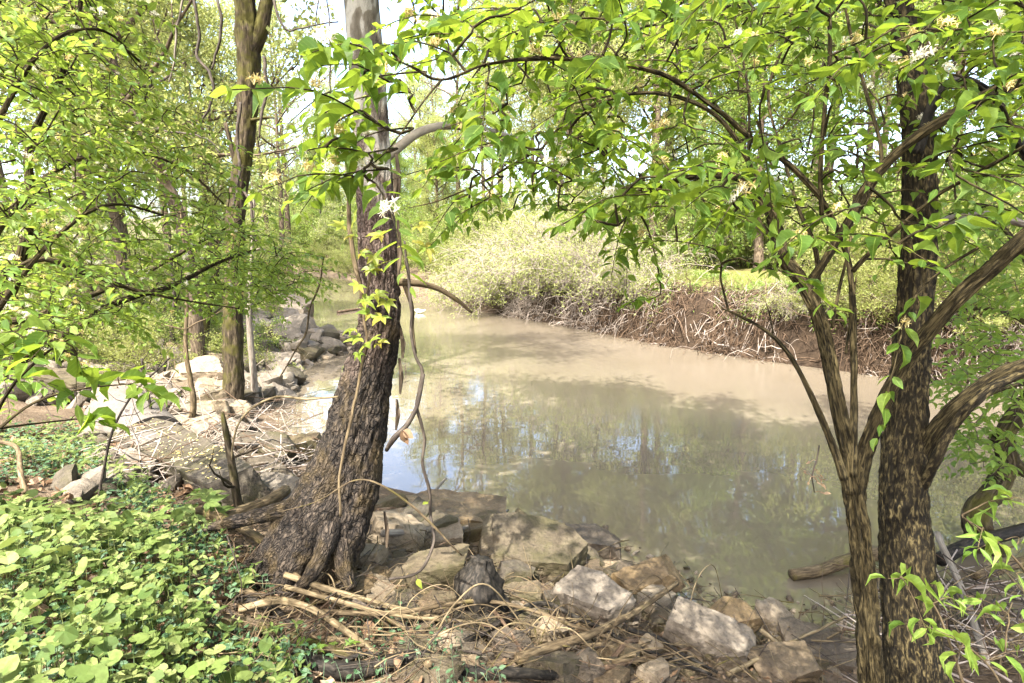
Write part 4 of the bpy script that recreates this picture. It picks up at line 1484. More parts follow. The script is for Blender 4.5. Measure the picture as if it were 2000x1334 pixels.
def w_r(u, v):
    if 1000 < u < 1600 and v > 150 and (u * .37 + v * .11) % 60 < 16:
        return .25
    if abs(u - 1780) < 60:
        return .35
    if u > 1650 and v > 350:
        return .28
    if 1350 < u < 1700 and 180 < v < 330:
        return .6
    if v > 380:
        return .6
    if u < 1000 and v > 190:
        return .75
    return 1.0


b1 = sample_region(poly_r, 325, dep_r, 41, w_r)
b2 = np.array([P(u, v, y) for u, v, y in ((742, 108, 1.22), (700, 160, 1.2), (760, 160, 1.22), (690, 220, 1.2), (735, 240, 1.2), (800, 180, 1.25), (660, 270, 1.18), (720, 300, 1.2), (770, 290, 1.22), (690, 345, 1.2),
                                         (735, 360, 1.2), (665, 340, 1.18), (800, 250, 1.25), (820, 140, 1.3), (870, 100, 1.35), (760, 330, 1.2), (1290, 575, 2.2), (1780, 590, 1.4), (1480, 520, 1.6), (1400, 490, 1.7),
                                         (1560, 470, 1.5), (1690, 400, 1.35), (1760, 430, 1.4), (1880, 330, 1.4))])
cen = P(1640, 500, YA)
b3 = P(1600, 100, 2.2) + RNG.normal(0, 1, (60, 3)) * (1.1, .7, .35) + UP * .9          # the top of the shrub, above the frame
shrub_from(hs, fa, m_main, np.vstack([b1, b2, b3]), 'leaf_honey', 'bark_honey', 42, (.028, .064), (.14, .34), .036, 300, .07, outward=lambda b: nrm((b - cen) * (1, .4, .2)))

# --- the shrub at the left edge
fl = np.array([-3.75, 3.2, 0.0])
fl[2] = gz(fl[0], fl[1])
hl = thing("honeysuckle_shrub", "spreading honeysuckle with yellow and white flowers filling the upper left corner", "shrub", fl)
B_ = lambda *r: list(r)
left_rows = [
    [(-150, 860, 3.2, 40), (-60, 700, 3.2, 34), (20, 560, 3.2, 28), (60, 420, 3.2, 22), (60, 280, 3.2, 18), (130, 130, 3.3, 12), (160, 0, 3.3, 8), (180, -160, 3.4, 5)],
    [(-130, 860, 3.2, 36), (-30, 760, 3.0, 30), (60, 690, 2.9, 26), (150, 640, 3.0, 18), (230, 590, 3.3, 16), (330, 562, 3.8, 13), (420, 520, 4.2, 8), (500, 490, 4.5, 5)],
    [(-120, 860, 3.1, 30), (-60, 640, 2.8, 20), (60, 510, 2.7, 15), (160, 530, 2.8, 12), (260, 565, 3.0, 9), (380, 592, 3.2, 6), (470, 604, 3.3, 3)],
    [(-120, 860, 3.3, 30), (-20, 660, 3.5, 24), (80, 615, 3.6, 16), (180, 575, 3.8, 13), (290, 530, 4.2, 9), (400, 470, 4.6, 6), (470, 430, 4.9, 4)],
    [(-140, 820, 3.3, 30), (-20, 480, 3.6, 22), (120, 330, 3.9, 15), (260, 300, 4.2, 11), (360, 330, 4.4, 7), (440, 400, 4.6, 4)],
    [(-140, 800, 3.0, 28), (-60, 400, 2.7, 18), (20, 180, 2.6, 12), (100, 80, 2.6, 9), (200, 60, 2.8, 6), (270, 120, 3.0, 4)],
    [(-140, 840, 3.2, 24), (0, 600, 2.6, 14), (120, 450, 2.6, 10), (220, 400, 2.8, 8), (320, 420, 3.2, 5)],
]
m_l = stems(hl, fl, left_rows, 'bark_honey', wiggle=.02, step=.05)
poly_l = [(-60, -60), (200, -60), (260, 60), (330, 170), (400, 280), (470, 400), (560, 470), (590, 520), (500, 560), (400, 580), (300, 600), (180, 640), (60, 700), (-60, 740)]


def dep_l(u, v, rg):
    return np.interp(u, [0, 250, 450, 600], [2.1, 2.6, 3.6, 4.6]) + rg.uniform(0, 1.6)


bl = sample_region(poly_l, 470, dep_l, 51, lambda u, v: 1.0 if v > 300 or u < 330 else .6)
bl = np.vstack([bl, sample_region([(380, 430), (590, 470), (610, 540), (520, 600), (380, 600)], 150, (4.0, 6.0), 53)])
shrub_from(hl, fl, m_l, bl, 'leaf_honey_lit', 'bark_honey', 52, (.03, .07), (.16, .4), .042, 300, .15, outward=lambda b: np.array([.8, .2, 0]))

# --- a young plant with big leaves at the left edge, and a leafy spray at the right edge
fy = P(-60, 980, 1.75)
fy[2] = gz(fy[0], fy[1])
yp = thing("young_shrub", "young shrub with large bright leaves in front of the stone ledges at the left edge", "shrub", fy)
m_y = stems(yp, fy, [[(-60, 980, 1.75, 14), (-30, 860, 1.7, 12), (20, 760, 1.65, 9), (90, 690, 1.65, 6), (160, 650, 1.7, 4)], [(-30, 860, 1.7, 9), (60, 790, 1.8, 7), (160, 760, 1.9, 5), (260, 750, 2.0, 3)],
                     [(-20, 840, 1.7, 8), (60, 830, 1.9, 6), (150, 820, 2.05, 4), (200, 815, 2.1, 2)]], 'bark_honey', wiggle=.008)
by = np.array([P(u, v, y) for u, v, y in ((30, 690, 1.6), (80, 650, 1.65), (120, 660, 1.65), (150, 690, 1.7), (40, 740, 1.65), (190, 740, 1.95), (230, 740, 2.0), (260, 752, 2.0), (150, 810, 2.05), (10, 650, 1.6))])
shrub_from(yp, fy, m_y, by, 'leaf_honey', 'bark_honey', 55, (.07, .115), (.05, .14), .055, 120, 0, outward=lambda b: np.array([.8, -.1, -.1]), sub_r=.002)

fr = P(1890, 1334, 1.5)
fr[2] = gz(fr[0], fr[1])
rp = thing("young_shrub", "bright leafy sapling with long narrow leaves at the lower right edge", "shrub", fr)
m_y = stems(rp, fr, [[(1905, 1420, 1.5, 9), (1870, 1300, 1.5, 8), (1835, 1200, 1.5, 6), (1800, 1150, 1.5, 4), (1770, 1130, 1.5, 2)], [(2060, 1240, 1.5, 9), (2010, 1130, 1.5, 7), (1950, 1060, 1.5, 5), (1880, 1010, 1.55, 3)],
                     [(1960, 1420, 1.45, 8), (1950, 1330, 1.45, 6), (1900, 1270, 1.45, 4), (1870, 1260, 1.45, 2)]], 'stick', wiggle=.006)
by = np.array([P(u, v, y) for u, v, y in ((1760, 1125, 1.48), (1800, 1140, 1.5), (1840, 1170, 1.5), (1880, 1010, 1.55), (1920, 1030, 1.5), (1950, 1060, 1.5), (1990, 1050, 1.5), (1930, 980, 1.55), (1880, 1260, 1.45), (1930, 1290, 1.45),
                                         (1970, 1200, 1.5), (1985, 1120, 1.5), (1850, 1240, 1.45), (1975, 970, 1.5))])
shrub_from(rp, fr, m_y, by, 'leaf_honey_lit', 'stick', 57, (.05, .085), (.05, .13), .05, 120, 0, tmpl=NARROW, outward=lambda b: np.array([-.5, 0, .2]), key='n', sub_r=.0018)

# --- the mossy leaning trunk over the water at the right edge and its leaves
g = onground(1950, 1075)
lt = thing("leaning_tree", "dark mossy tree leaning over the water at the right edge", "tree", g)
yt = g[1]
stems(lt, g, [[(1940, 1100, yt, 74), (1905, 1010, yt, 62), (1945, 955, yt + .05, 50), (1968, 900, yt + .1, 50), (1962, 850, yt + .1, 44), (2010, 780, yt + .1, 40), (2080, 690, yt + .1, 34), (2100, 500, yt, 26)],
              [(1975, 900, yt + .1, 34), (2010, 925, yt, 32), (2060, 940, yt - .1, 30)],
              [(1960, 870, yt + .1, 22), (1940, 860, yt + .1, 14), (1930, 855, yt + .1, 5)]], 'bark_moss', relief=.012, wiggle=.02, step=.04)
m_lt = stems(lt, g, [[(2080, 690, yt + .1, 20), (1990, 620, yt + .2, 12), (1910, 600, yt + .4, 8), (1850, 610, yt + .6, 4)], [(2060, 600, yt, 20), (1960, 450, yt + .2, 12), (1880, 420, yt + .4, 6)],
                     [(2040, 740, yt, 16), (1960, 760, yt + .2, 9), (1890, 790, yt + .3, 5)], [(2100, 500, yt, 22), (2020, 330, yt + .2, 14), (1930, 240, yt + .4, 7)]], 'bark_moss', name="branch", wiggle=.03, step=.05)
poly_t = [(1830, 360), (2060, 250), (2060, 900), (1960, 930), (1880, 880), (1840, 800), (1870, 700), (1840, 560)]
bt = sample_region(poly_t, 230, lambda u, v, rg: yt + rg.uniform(-.6, 1.6), 61)
shrub_from(lt, g, m_lt, bt, 'leaf_honey_lit', 'bark_brown', 62, (.07, .12), (.25, .5), .075, 200, .01, outward=lambda b: np.array([-.6, .1, -.1]))

# ------------------------------------------------------------------ trees standing back from the water
# the mossy trunk with vines at the upper left
ym = 9.0
gm = np.array([P(455, 600, ym)[0], ym, 0])
gm[2] = gz(gm[0], gm[1])
mt = thing("mossy_tree", "tall mossy trunk with a fork and clinging vines on the left bank", "tree", gm)
rows = [(448, 720, ym, 40), (455, 600, ym, 36), (462, 500, ym, 34), (460, 430, ym, 36), (468, 360, ym, 34), (478, 280, ym, 36), (484, 200, ym, 40), (486, 120, ym, 44), (482, 60, ym, 46), (478, 0, ym, 38)]
pts = [P(*r[:3]) for r in rows]
pts[0][2] = gm[2] - .2
rad = [.5 * w * kpx(p) for p, (_, _, _, w) in zip(pts, rows)]
for dz, dx, r in ((2, -.1, .14), (5, .2, .09), (8, .2, .02)):
    pts.append(P(478, 0, ym) + np.array([dx, 0, dz]))
    rad.append(r)
pm, rm = spline(pts, rad, .06)
mb = MB()
tube(mb, pm, rm, 40, disp=furrow(.03, 4, 4))
part("trunk", mb.mesh("trunk", M['bark_moss'], True, gm), mt)
for lst in ([(490, 100, ym, 34), (512, 50, ym, 28), (522, 0, ym, 24), (560, -120, ym, 18)], [(470, 350, ym, 14), (455, 300, ym, 10), (440, 240, ym, 8)], [(490, 235, ym - .1, 8), (520, 230, ym, 6), (536, 231, ym, 3)]):
    p_, r_ = from_px(lst, step=.06)
    mb = MB()
    tube(mb, p_, r_, 16, disp=furrow(.012, 3, 4))
    part("limb", mb.mesh("limb", M['bark_moss'], True, gm), mt)
rng = np.random.default_rng(93)
wood, crown = make_crown(rng, pm[pm[:, 2] > 6.0], 4.0, .05, 16, 6, 5, 34, .12, .24, elev=(0, 50))
part("limb", wood.mesh("limb", M['bark_brown'], True, gm), mt)
part("crown", crown.mesh("crown", [M['bark_brown'], M['leaf_tree']], False, gm), mt)

# leaning reddish trunk further left
yl = 11.0
gl = np.array([P(365, 450, yl)[0], yl, 0])
gl[2] = gz(gl[0], gl[1])
lt2 = thing("leaning_tree", "leaning reddish brown trunk left of the mossy trunk", "tree", gl)
rows = [(380, 600, yl, 27), (368, 500, yl, 26), (345, 410, yl, 25), (325, 360, yl, 23), (300, 300, yl, 20), (270, 240, yl, 17), (230, 150, yl, 14), (200, 0, yl, 11), (190, -200, yl, 7)]
pts = [P(*r[:3]) for r in rows]
pts[0][2] = gl[2] - .2
rad = [.5 * w * kpx(p) for p, (_, _, _, w) in zip(pts, rows)]
pm, rm = spline(pts, rad, .08)
mb = MB()
tube(mb, pm, rm, 24, disp=furrow(.02, 3, 4))
part("trunk", mb.mesh("trunk", M['bark_brown'], True, gl), lt2)
wood, crown = make_crown(rng, pm, 3.4, .45, 16, 6, 5, 34, .11, .22, elev=(0, 50))
part("limb", wood.mesh("limb", M['bark_brown'], True, gl), lt2)
part("crown", crown.mesh("crown", [M['bark_brown'], M['leaf_tree']], False, gl), lt2)

GB = "trees of the wood beyond the far bank"
GL = "trees of the wood on the left bank"
far_lbl = {"spring_a": "yellow green spring tree in the wood beyond the far bank", "spring_b": "tall yellow green tree in the wood beyond the far bank",
           "green_a": "mid green tree in the wood beyond the far bank", "green_b": "tall mid green tree in the wood beyond the far bank", "airy": "airy pale leafed tree in the wood beyond the far bank"}
left_lbl = {"spring_a": "yellow green spring tree in the wood on the left bank", "spring_b": "tall yellow green tree in the wood on the left bank",
            "green_a": "mid green tree in the wood on the left bank", "green_b": "tall mid green tree in the wood on the left bank", "airy": "airy pale leafed tree in the wood on the left bank"}
for key, x, y, s in (("spring_a", 5.2, 21.5, .8), ("green_a", 8.2, 19, .85), ("green_b", 11.5, 17.5, .9), ("spring_b", 2.5, 27, .85), ("green_a", 13.5, 14, .8), ("green_b", 17, 15, .9), ("spring_a", 20, 18, 1),
                     ("airy", -1.5, 33, .75), ("spring_b", 7, 28, 1.0), ("green_b", 13, 25, 1.1), ("spring_b", 19, 25, 1.1), ("airy", 1.5, 38, .9), ("spring_a", -5, 40, .7), ("spring_b", 6.5, 40, 1.1),
                     ("green_b", 14, 38, 1.2), ("airy", 22, 36, 1.2), ("green_b", 28, 28, 1.2), ("spring_b", 30, 20, 1.1), ("green_b", 26, 14, 1.0), ("airy", -2, 52, 1.0), ("spring_b", 6, 56, 1.2),
                     ("green_b", 17, 54, 1.3), ("spring_b", 30, 48, 1.3), ("green_a", -9.5, 52, .75), ("green_a", -13, 66, .85), ("green_b", -8, 70, .9), ("green_a", -18, 72, .8), ("green_a", -22, 70, .8),
                     ("green_b", -26, 78, .9), ("airy", 0, 74, 1.1), ("airy", 10, 78, 1.3), ("green_b", 24, 72, 1.4), ("green_b", 42, 60, 1.5), ("green_b", 44, 34, 1.3), ("green_b", 40, 18, 1.2),
                     ("airy", -4, 44, 1.1), ("airy", -7.5, 58, 1.2), ("spring_b", -1, 46, 1.2), ("airy", 2.6, 31, 1.05), ("airy", -12, 76, 1.3), ("airy", -20, 84, 1.3), ("airy", -27, 88, 1.5), ("spring_b", -14, 92, 1.4),
                     ("spring_b", 4, 34, 1.2), ("airy", 8.5, 33, 1.2), ("airy", 12, 30, 1.1), ("spring_b", 16, 30, 1.2), ("green_a", -30, 74, .9), ("green_a", -36, 72, 1.0)):
    put_tree(key, x, y, s, far_lbl[key].replace('in the wood beyond the far bank', 'beyond the far bank, ' + row(y) + ' row, ' + where(x, y)), GB + " " + key.split('_')[0])
for key, x, y, s in (("spring_a", -9.5, 14, .8), ("green_a", -12.5, 11, .85), ("spring_b", -13.5, 18, .9), ("spring_a", -11.5, 22, .8), ("green_a", -16, 24, .9), ("airy", -15.5, 30, .85), ("spring_b", -20, 22, 1.0),
                     ("green_b", -19, 32, 1.0), ("airy", -20.5, 42, .95), ("spring_a", -26, 36, 1.1), ("green_b", -28, 26, 1.1), ("spring_b", -24, 14, 1.0), ("airy", -27, 48, 1.1), ("airy", -17.8, 46, 1.25), ("airy", -22.5, 54, 1.35), ("airy", -15.2, 38, 1.0), ("green_b", -38, 44, 1.3), ("green_b", -36, 28, 1.2)):
    put_tree(key, x, y, s, left_lbl[key].replace('in the wood on the left bank', 'on the left bank, ' + row(y) + ' row, ' + where(x, y)), GL + " " + key.split('_')[0])
# trees of the near bank that shade the bank and the near half of the river
put_tree("green_b", 4.6, -1.2, .8, "tall tree on the near bank behind the viewpoint to the right", None, .4)
put_tree("spring_b", 0.6, -5.5, .85, "tall tree on the near bank straight behind the viewpoint", None, 1.9)
put_tree("green_a", 8.5, 1.4, .85, "tree on the near bank further downstream to the right", None, 2.2)

# undergrowth
GS = "undergrowth shrubs"
rg = np.random.default_rng(31)
for x, y, s in ((-8.4, 12.8, .7), (-5.75, 11.0, .42), (-7.1, 12.4, .55), (-6.9, 10.0, .4), (-8.3, 8.8, .5), (-9.2, 9.0, .6), (-7.9, 10.6, .5), (-10.2, 11.6, .8), (-6.4, 13.2, .45), (-9.8, 16, .9), (-8.9, 18.2, .6), (-10.5, 19.5, .9), (-11.4, 22.5, .8), (-13.5, 25, 1.0), (-13, 28.5, .9), (-15.5, 33, 1.1), (-17, 38, 1.2), (-19, 43, 1.2),
                (-9.6, 10.4, .9), (-11, 8, 1.1), (-13, 14, 1.1), (-17, 19, 1.3), (-16, 13, 1.2)):
    put_shrub('bush_lit' if rg.random() < .6 else 'bush_green', x, y, s, "leafy spring shrub on the left bank, " + row(y) + " row, " + where(x, y), GS + " of the left bank")
for i in range(14):
    k = i / 13
    x, y = -12.5 + 10 * k + rg.normal(0, .4), 48 - 18 * k + rg.normal(0, .8)
    put_shrub('bush_green' if i % 3 else 'bush_lit', x + 2.2, y + 2.0, rg.uniform(.9, 1.4), "leafy shrub near the river bend, " + row(y) + " row, " + where(x, y), GS + " near the river bend")
for x, y, s in ((-16, 52, .7), (-17, 54.5, .8), (-18.5, 57.5, .9), (-20.5, 60, .9), (-23.5, 61.8, 1.0), (-27, 63.5, 1.0), (-13.6, 47.5, .7), (-12.8, 57, 1.0), (-15, 61, 1.2), (-17.5, 64, 1.2), (-20.5, 66.5, 1.3), (-24, 68.5, 1.4), (-28, 70.5, 1.4), (-11, 52.5, 1.0), (-10, 48, .9)):
    put_shrub('bush_lit', x + 1.0, y + 1.2, s, "yellow green shrub by the river bend, " + row(y) + " row, " + where(x, y), GS + " near the river bend")
for x, y, s, k in ((7.6, 13.4, .55, 'bush_lit'), (8.5, 12.6, .6, 'bush_lit'), (9.3, 12.0, .55, 'bush_lit'), (10.4, 11.5, .65, 'bush_lit'), (11.8, 11.0, .7, 'bush_lit'), (8.8, 14.2, .9, 'bush_lit'), (10.5, 13.4, .9, 'bush_lit'), (-2.6, 29.5, 1.2, 'bush_lit'), (-.4, 27.5, 1.2, 'bush_lit'), (1.6, 26, 1.3, 'bush_pale'), (3.0, 24, 1.2, 'bush_pale'), (4.6, 22.5, 1.2, 'bush_lit'), (6.2, 20.8, 1.1, 'bush_green'), (9.6, 19.4, 1.0, 'bush_pale'),
                   (10.8, 18.2, 1.0, 'bush_green'), (11.8, 16.8, 1.1, 'bush_green'), (8.3, 20.6, 1.0, 'bush_green'), (12.5, 13.6, 1.1, 'bush_lit'), (11.2, 12.2, .8, 'bush_lit'), (9.9, 12.3, .7, 'bush_lit'), (13.2, 11.6, .9, 'bush_lit'),
                   (15, 12.2, 1.1, 'bush_green'), (17.5, 12, 1.3, 'bush_lit'), (20, 11.6, 1.3, 'bush_green'), (23, 12, 1.5, 'bush_lit'), (10, 20.5, 1.4, 'bush_green'), (13, 18.5, 1.5, 'bush_green'), (5, 27, 1.6, 'bush_green'),
                   (1.5, 31, 1.6, 'bush_lit'), (8, 24, 1.6, 'bush_lit'), (16, 16.5, 1.5, 'bush_green')):
    put_shrub(k, x, y, s, ("low " if s < .7 else "medium " if s < 1.05 else "tall ") + {"bush_lit": "yellow green shrub on the far bank", "bush_pale": "pale shrub on the far bank", "bush_green": "mid green shrub on the far bank"}[k] + ", " + row(y) + " row, " + where(x, y),
              GS + " of the far bank " + k.split('_')[1])
for i in range(70):
    a = rg.uniform(-.95, .95)
    y = rg.uniform(40, 80)
    x = a * y
    if in_river(np.array([x]), np.array([y]))[0] or -22 < x < -8 and y < 62:
        continue
    put_shrub('bush_green' if rg.random() < .6 else 'bush_lit', x, y, rg.uniform(1.4, 2.2), "distant shrub at the back of the woods, " + row(y) + " row, " + where(x, y), GS + " at the back of the woods")

for i in range(26):
    y = rg.uniform(66, 105)
    x = (rg.uniform(530, 800) - 1000) / FPX * y
    put_shrub(('bush_lit', 'bush_green', 'bush_pale')[i % 3], x, y, rg.uniform(1.8, 3.0), "distant shrub at the back of the woods, " + row(y) + " row, " + where(x, y), GS + " at the back of the woods")
for i in range(12):
    y = rg.uniform(72, 110)
    x = (rg.uniform(520, 900) - 1000) / FPX * y
    put_tree(('green_a', 'spring_a', 'airy')[i % 3], x, y, rg.uniform(.8, 1.15), "tree closing the view behind the river bend, " + where(x, y), GB + " behind the bend")
# the tangle of pale bare brush tumbling over the bank
_nb = iter(("first", "second", "third", "fourth", "fifth", "sixth", "seventh", "eighth", "ninth", "tenth", "eleventh"))
for x, y, s in ((-1.8, 26.9, 1.0), (-.9, 25.3, 1.0), (-.1, 24.4, 1.1), (.7, 23.2, 1.15), (1.4, 22.2, 1.15), (2.1, 21.2, 1.1), (2.7, 20.2, 1.05), (3.3, 19.2, .95), (3.9, 18.3, .8), (1.9, 23.4, 1.3), (.3, 25.4, 1.3)):
    put_shrub('bush_bare', x, y, s * 1.18, next(_nb) + " from the river bend of the pale bare shrubs hanging over the far bank", "bare brush of the far bank", None, "bare_shrub", -.15)
put_shrub('bush_bare', 6.9, 13.9, .5, "grey heap of bare twigs at the right end of the root covered bank", None, None, "bare_shrub")


# ------------------------------------------------------------------ the undercut far bank: hanging roots and turf
def bank_pt(s):
    seg = FAR[7:13]
    d = np.concatenate([[0], np.cumsum(np.hypot(*np.diff(seg, axis=0).T))])
    x = np.interp(s * d[-1], d, seg[:, 0])
    y = np.interp(s * d[-1], d, seg[:, 1])
    return x, y


rg = np.random.default_rng(33)
mb = MB()
clump = rg.random(44)
for i in range(4600):
    s = np.clip(clump[rg.integers(44)] + rg.normal(0, .013), 0, 1) if rg.random() < .88 else rg.random()
    x, y = bank_pt(s)
    # landward direction is away from the camera
    off = rg.uniform(-.12, .9)
    nx_, ny_ = .68, .73
    a = np.array([x + nx_ * off, y + ny_ * off, 0])
    a[2] = gz(a[0], a[1]) + rg.uniform(.0, .2)
    L = rg.uniform(.2, .8) if rg.random() < .85 else rg.uniform(.9, 1.8)
    d = nrm(np.array([-nx_, -ny_, -.3]) * .5 + rg.normal(0, 1.0, 3))
    p = [a]
    for k in range(4):
        d = nrm(d + rg.normal(0, .5, 3) - UP * .18)
        q = p[-1] + d * L / 4
        q[2] = max(q[2], -.04)
        zt = height(q[0], q[1])[0]
        if q[2] < zt + .01:
            q[2] = zt + rg.uniform(.01, .26)
        p.append(q)
    r0 = rg.uniform(.005, .013) if rg.random() < .92 else rg.uniform(.014, .028)
    pale = .15 + .7 * sstep(.45, .05, s) + .7 * sstep(.72, .9, s)
    tube(mb, np.array(p), np.linspace(r0, r0 * .3, 5), 4, 1 if rg.random() < pale else 0, caps=False)
setting("hanging_roots", mb.mesh("hanging_roots", [M['twig_root'], M['twig_pale']]), "stuff", "brown roots and dead stems hanging down the undercut far bank", "roots")
mb = MB()
n = 26000
s = rg.random(n) * 1.0
off = rg.uniform(.75, 3.6, n) ** 1.0
xs = np.array([bank_pt(q) for q in s])
xx, yy = xs[:, 0] + .68 * off, xs[:, 1] + .73 * off
zz = height(xx, yy)
lean = rg.normal(0, .5, (n, 3)) + UP * (1.0) + np.where(off < 1.2, 1, 0)[:, None] * np.array([-.8, -.8, -1.2])
leaves(mb, np.stack([xx, yy, zz - .01], 1), lean, rnd_unit(n, rg), rg.uniform(.05, .16, n), _tmpl_rhomb(.09, .02))
setting("grass", mb.mesh("grass", M['leaf_pale'], False), "stuff", "short pale grass on top of the far bank", "grass")
mb = MB()
n = 16000
s = np.clip(rg.normal(.55, .22, n), 0, 1)
xs = np.array([bank_pt(q) for q in s])
off = rg.uniform(.3, 2.4, n)
xx, yy = xs[:, 0] + .68 * off, xs[:, 1] + .73 * off
keep = (fbm(np.stack([xx * 1.3, yy * 1.3, 0 * xx], 1), 3) > .47)
xx, yy = xx[keep], yy[keep]
zz = height(xx, yy) + rg.uniform(.02, .24, len(xx))
leaves(mb, np.stack([xx, yy, zz], 1), rnd_unit(len(xx), rg) + np.array([-.4, -.4, -.5]), UP + rnd_unit(len(xx), rg) * .6 + np.array([-.4, -.5, 0]), rg.uniform(.05, .1, len(xx)), RHOMB)
setting("bank_creeper", mb.mesh("bank_creeper", M['leaf_green'], False), "stuff", "small leaved creeper trailing over the lip of the far bank", "creeper")

# ------------------------------------------------------------------ sticks, vines and logs of the near bank
def on(u, v, up=0.0):
    g = onground(u, v)
    return g + UP * up


def stick(label, pts, w, mat='stick', name="branch", cat="branch", group=None, taper=.45, lift=.02, sides=10, ups=None, wob=.012):
    """a branch lying through ground points seen at (u, v); ups lifts single points off the ground"""
    p = []
    for i, (u, v) in enumerate(pts):
        p.append(on(u, v, lift + (ups[i] if ups else 0)))
    p = np.array(p)
    k = kpx(p.mean(0))
    path, _ = spline(p, None, .03)
    path = wig(path, wob, RNG, 3)
    t = np.linspace(0, 1, len(path))
    r = .5 * w * k * (1 - (1 - taper) * t) * (1 + .12 * (fbm(path * 14, 2) - .5))
    mb = MB()
    tube(mb, path, r, sides if w < 14 else 18, disp=furrow(.0035, 3, 14) if w > 11 else None)
    return solo(name, mb.mesh(name, M[mat], True, p[0]), label, cat, p[0], group)


stick("mossy brown branch lying across the foot of the big trunk", [(365, 1012), (430, 1045), (520, 1105), (580, 1165), (640, 1195), (760, 1240)], 22, ups=[.05, .1, .14, .1, .06, .02])
stick("smooth grey root-like log running from the left into the big trunk", [(395, 1040), (470, 1018), (540, 1000), (600, 985)], 26, 'stick', "log", "log", ups=[.02, .05, .1, .22], taper=.8)
stick("dark wet log along the bottom edge in the middle", [(560, 1300), (690, 1330), (820, 1310), (900, 1328), (1010, 1332), (1120, 1333)], 36, 'wood_wet', "log", "log", ups=[.02, .03, .05, .03, .02, 0])
stick("black forked branch under the arching tan stems", [(905, 1275), (980, 1240), (1055, 1215), (1130, 1232), (1250, 1290), (1390, 1330)], 15, 'wood_wet', ups=[.03, .06, .1, .06, .05, .02])
stick("long smooth grey-brown branch rising to the right over the stones", [(1010, 1310), (1090, 1292), (1170, 1270), (1245, 1240), (1320, 1210)], 19, 'stick', ups=[.04, .08, .1, .16, .26], taper=.55)
stick("brown stick running down from the mossy slab through the stems", [(880, 1120), (935, 1190), (985, 1250), (1020, 1300)], 12, 'twig_root', ups=[.12, .1, .08, .04])
stick("flat grey branch lying over the slabs right of the trunk", [(748, 1068), (830, 1064), (900, 1060), (950, 1040), (992, 1022)], 13, 'driftwood', ups=[.08, .1, .1, .12, .12])
stick("mossy log under the ivy near the bottom edge", [(430, 1235), (520, 1255), (600, 1275), (700, 1305)], 30, 'bark_moss', "log", "log", ups=[.03, .05, .04, .03])
stick("dark log half hidden in the ivy left of the stems", [(470, 1180), (540, 1215), (580, 1250)], 24, 'wood_wet', "log", "log", ups=[.02, .04, .02])
stick("straight tan cane from the trunk foot to the black stump", [(560, 1175), (660, 1195), (760, 1215), (865, 1235)], 13, 'twig_tan', ups=[.14, .1, .07, .05], taper=.8, wob=.004)
stick("second straight tan cane just below the first", [(560, 1195), (660, 1215), (760, 1240), (930, 1240)], 10, 'twig_tan', ups=[.12, .1, .1, .05], taper=.7, wob=.006)
stick("long thin olive stem sweeping right toward the shrub", [(620, 1240), (760, 1240), (960, 1225), (1150, 1270), (1330, 1325)], 10, 'stick', ups=[.1, .1, .14, .1, .03], taper=.6)
stick("tan stem rising out of the ivy at the bottom", [(470, 1225), (560, 1225), (640, 1250), (740, 1300)], 16, 'twig_tan', ups=[.08, .13, .1, .03], taper=.7)
stick("reddish wet branch lying at the water behind the trunk", [(738, 1015), (800, 1008), (860, 1010)], 14, 'twig_root', ups=[.05, .05, .03])
stick("grey driftwood branch at the water behind the trunk", [(738, 1000), (790, 995), (840, 985), (870, 965)], 11, 'driftwood', ups=[.05, .05, .08, .16])
stick("dark branch on the slab behind the trunk", [(735, 1025), (800, 1035), (850, 1055)], 11, 'twig_dark', ups=[.08, .08, .06])
stick("bleached forked stick lying on the rubble above the petal strewn slab", [(300, 745), (345, 780), (390, 835), (430, 880)], 14, 'driftwood', ups=[.12, .12, .1, .04])
stick("grey bleached log among the rubble stones", [(350, 770), (400, 810), (440, 850), (490, 880)], 13, 'driftwood', "log", "log", ups=[.1, .1, .1, .05])
stick("curved pale branch arching over the rubble", [(290, 665), (330, 690), (370, 690), (410, 675)], 10, 'driftwood', ups=[.3, .18, .18, .28])
stick("brown branch on the layered block left of the trunk", [(455, 905), (520, 900), (570, 890), (610, 875)], 11, 'driftwood', ups=[.16, .18, .18, .1])
stick("orange brown broken branch beside the layered block", [(500, 925), (545, 905), (570, 880)], 12, 'twig_root', ups=[.1, .14, .12])
stick("pale drift log stranded in the river beside the left shore", [(480, 628), (530, 622), (560, 632), (572, 655)], 17, 'driftwood', "log", "log", ups=[.1, .12, .14, .05])
stick("thin drift stick floating beyond the trunk", [(660, 612), (700, 606), (760, 600)], 6, 'twig_root', ups=[.02, .03, .02])
stick("fallen log lying in the water beside the forked shrub", [(1545, 1132), (1600, 1128), (1660, 1116), (1740, 1105)], 22, 'stick', "log", "log", ups=[.02, .04, .08, .1], taper=1.2)
stick("dark log in the debris at the right edge", [(1830, 1125), (1900, 1105), (1960, 1098), (2040, 1085)], 26, 'wood_wet', "log", "log", ups=[.12, .2, .25, .3], taper=.9)
stick("tan log in the debris at the right edge", [(1900, 1160), (1960, 1145), (2050, 1130)], 20, 'stick', "log", "log", ups=[.12, .15, .2], taper=.9)
stick("pale pole slanting out of the debris behind the dark trunk", [(1820, 1120), (1880, 1230), (1920, 1330)], 14, 'driftwood', ups=[.35, .2, .1], taper=.9)
stick("grey forked twig slanting over the stones by the forked shrub", [(1480, 1290), (1540, 1310), (1600, 1334)], 10, 'twig_tan', ups=[.2, .1, .05])
stick("thin tan branch leaning from the stones to the forked shrub", [(1420, 1330), (1500, 1310), (1590, 1280), (1670, 1260)], 9, 'twig_tan', ups=[.02, .1, .16, .24])
stick("grey stick standing against the ground ivy at the left edge", [(50, 970), (45, 955), (42, 940), (0, 930)], 10, 'stick', ups=[0, .12, .26, .27], taper=.8, wob=.004)

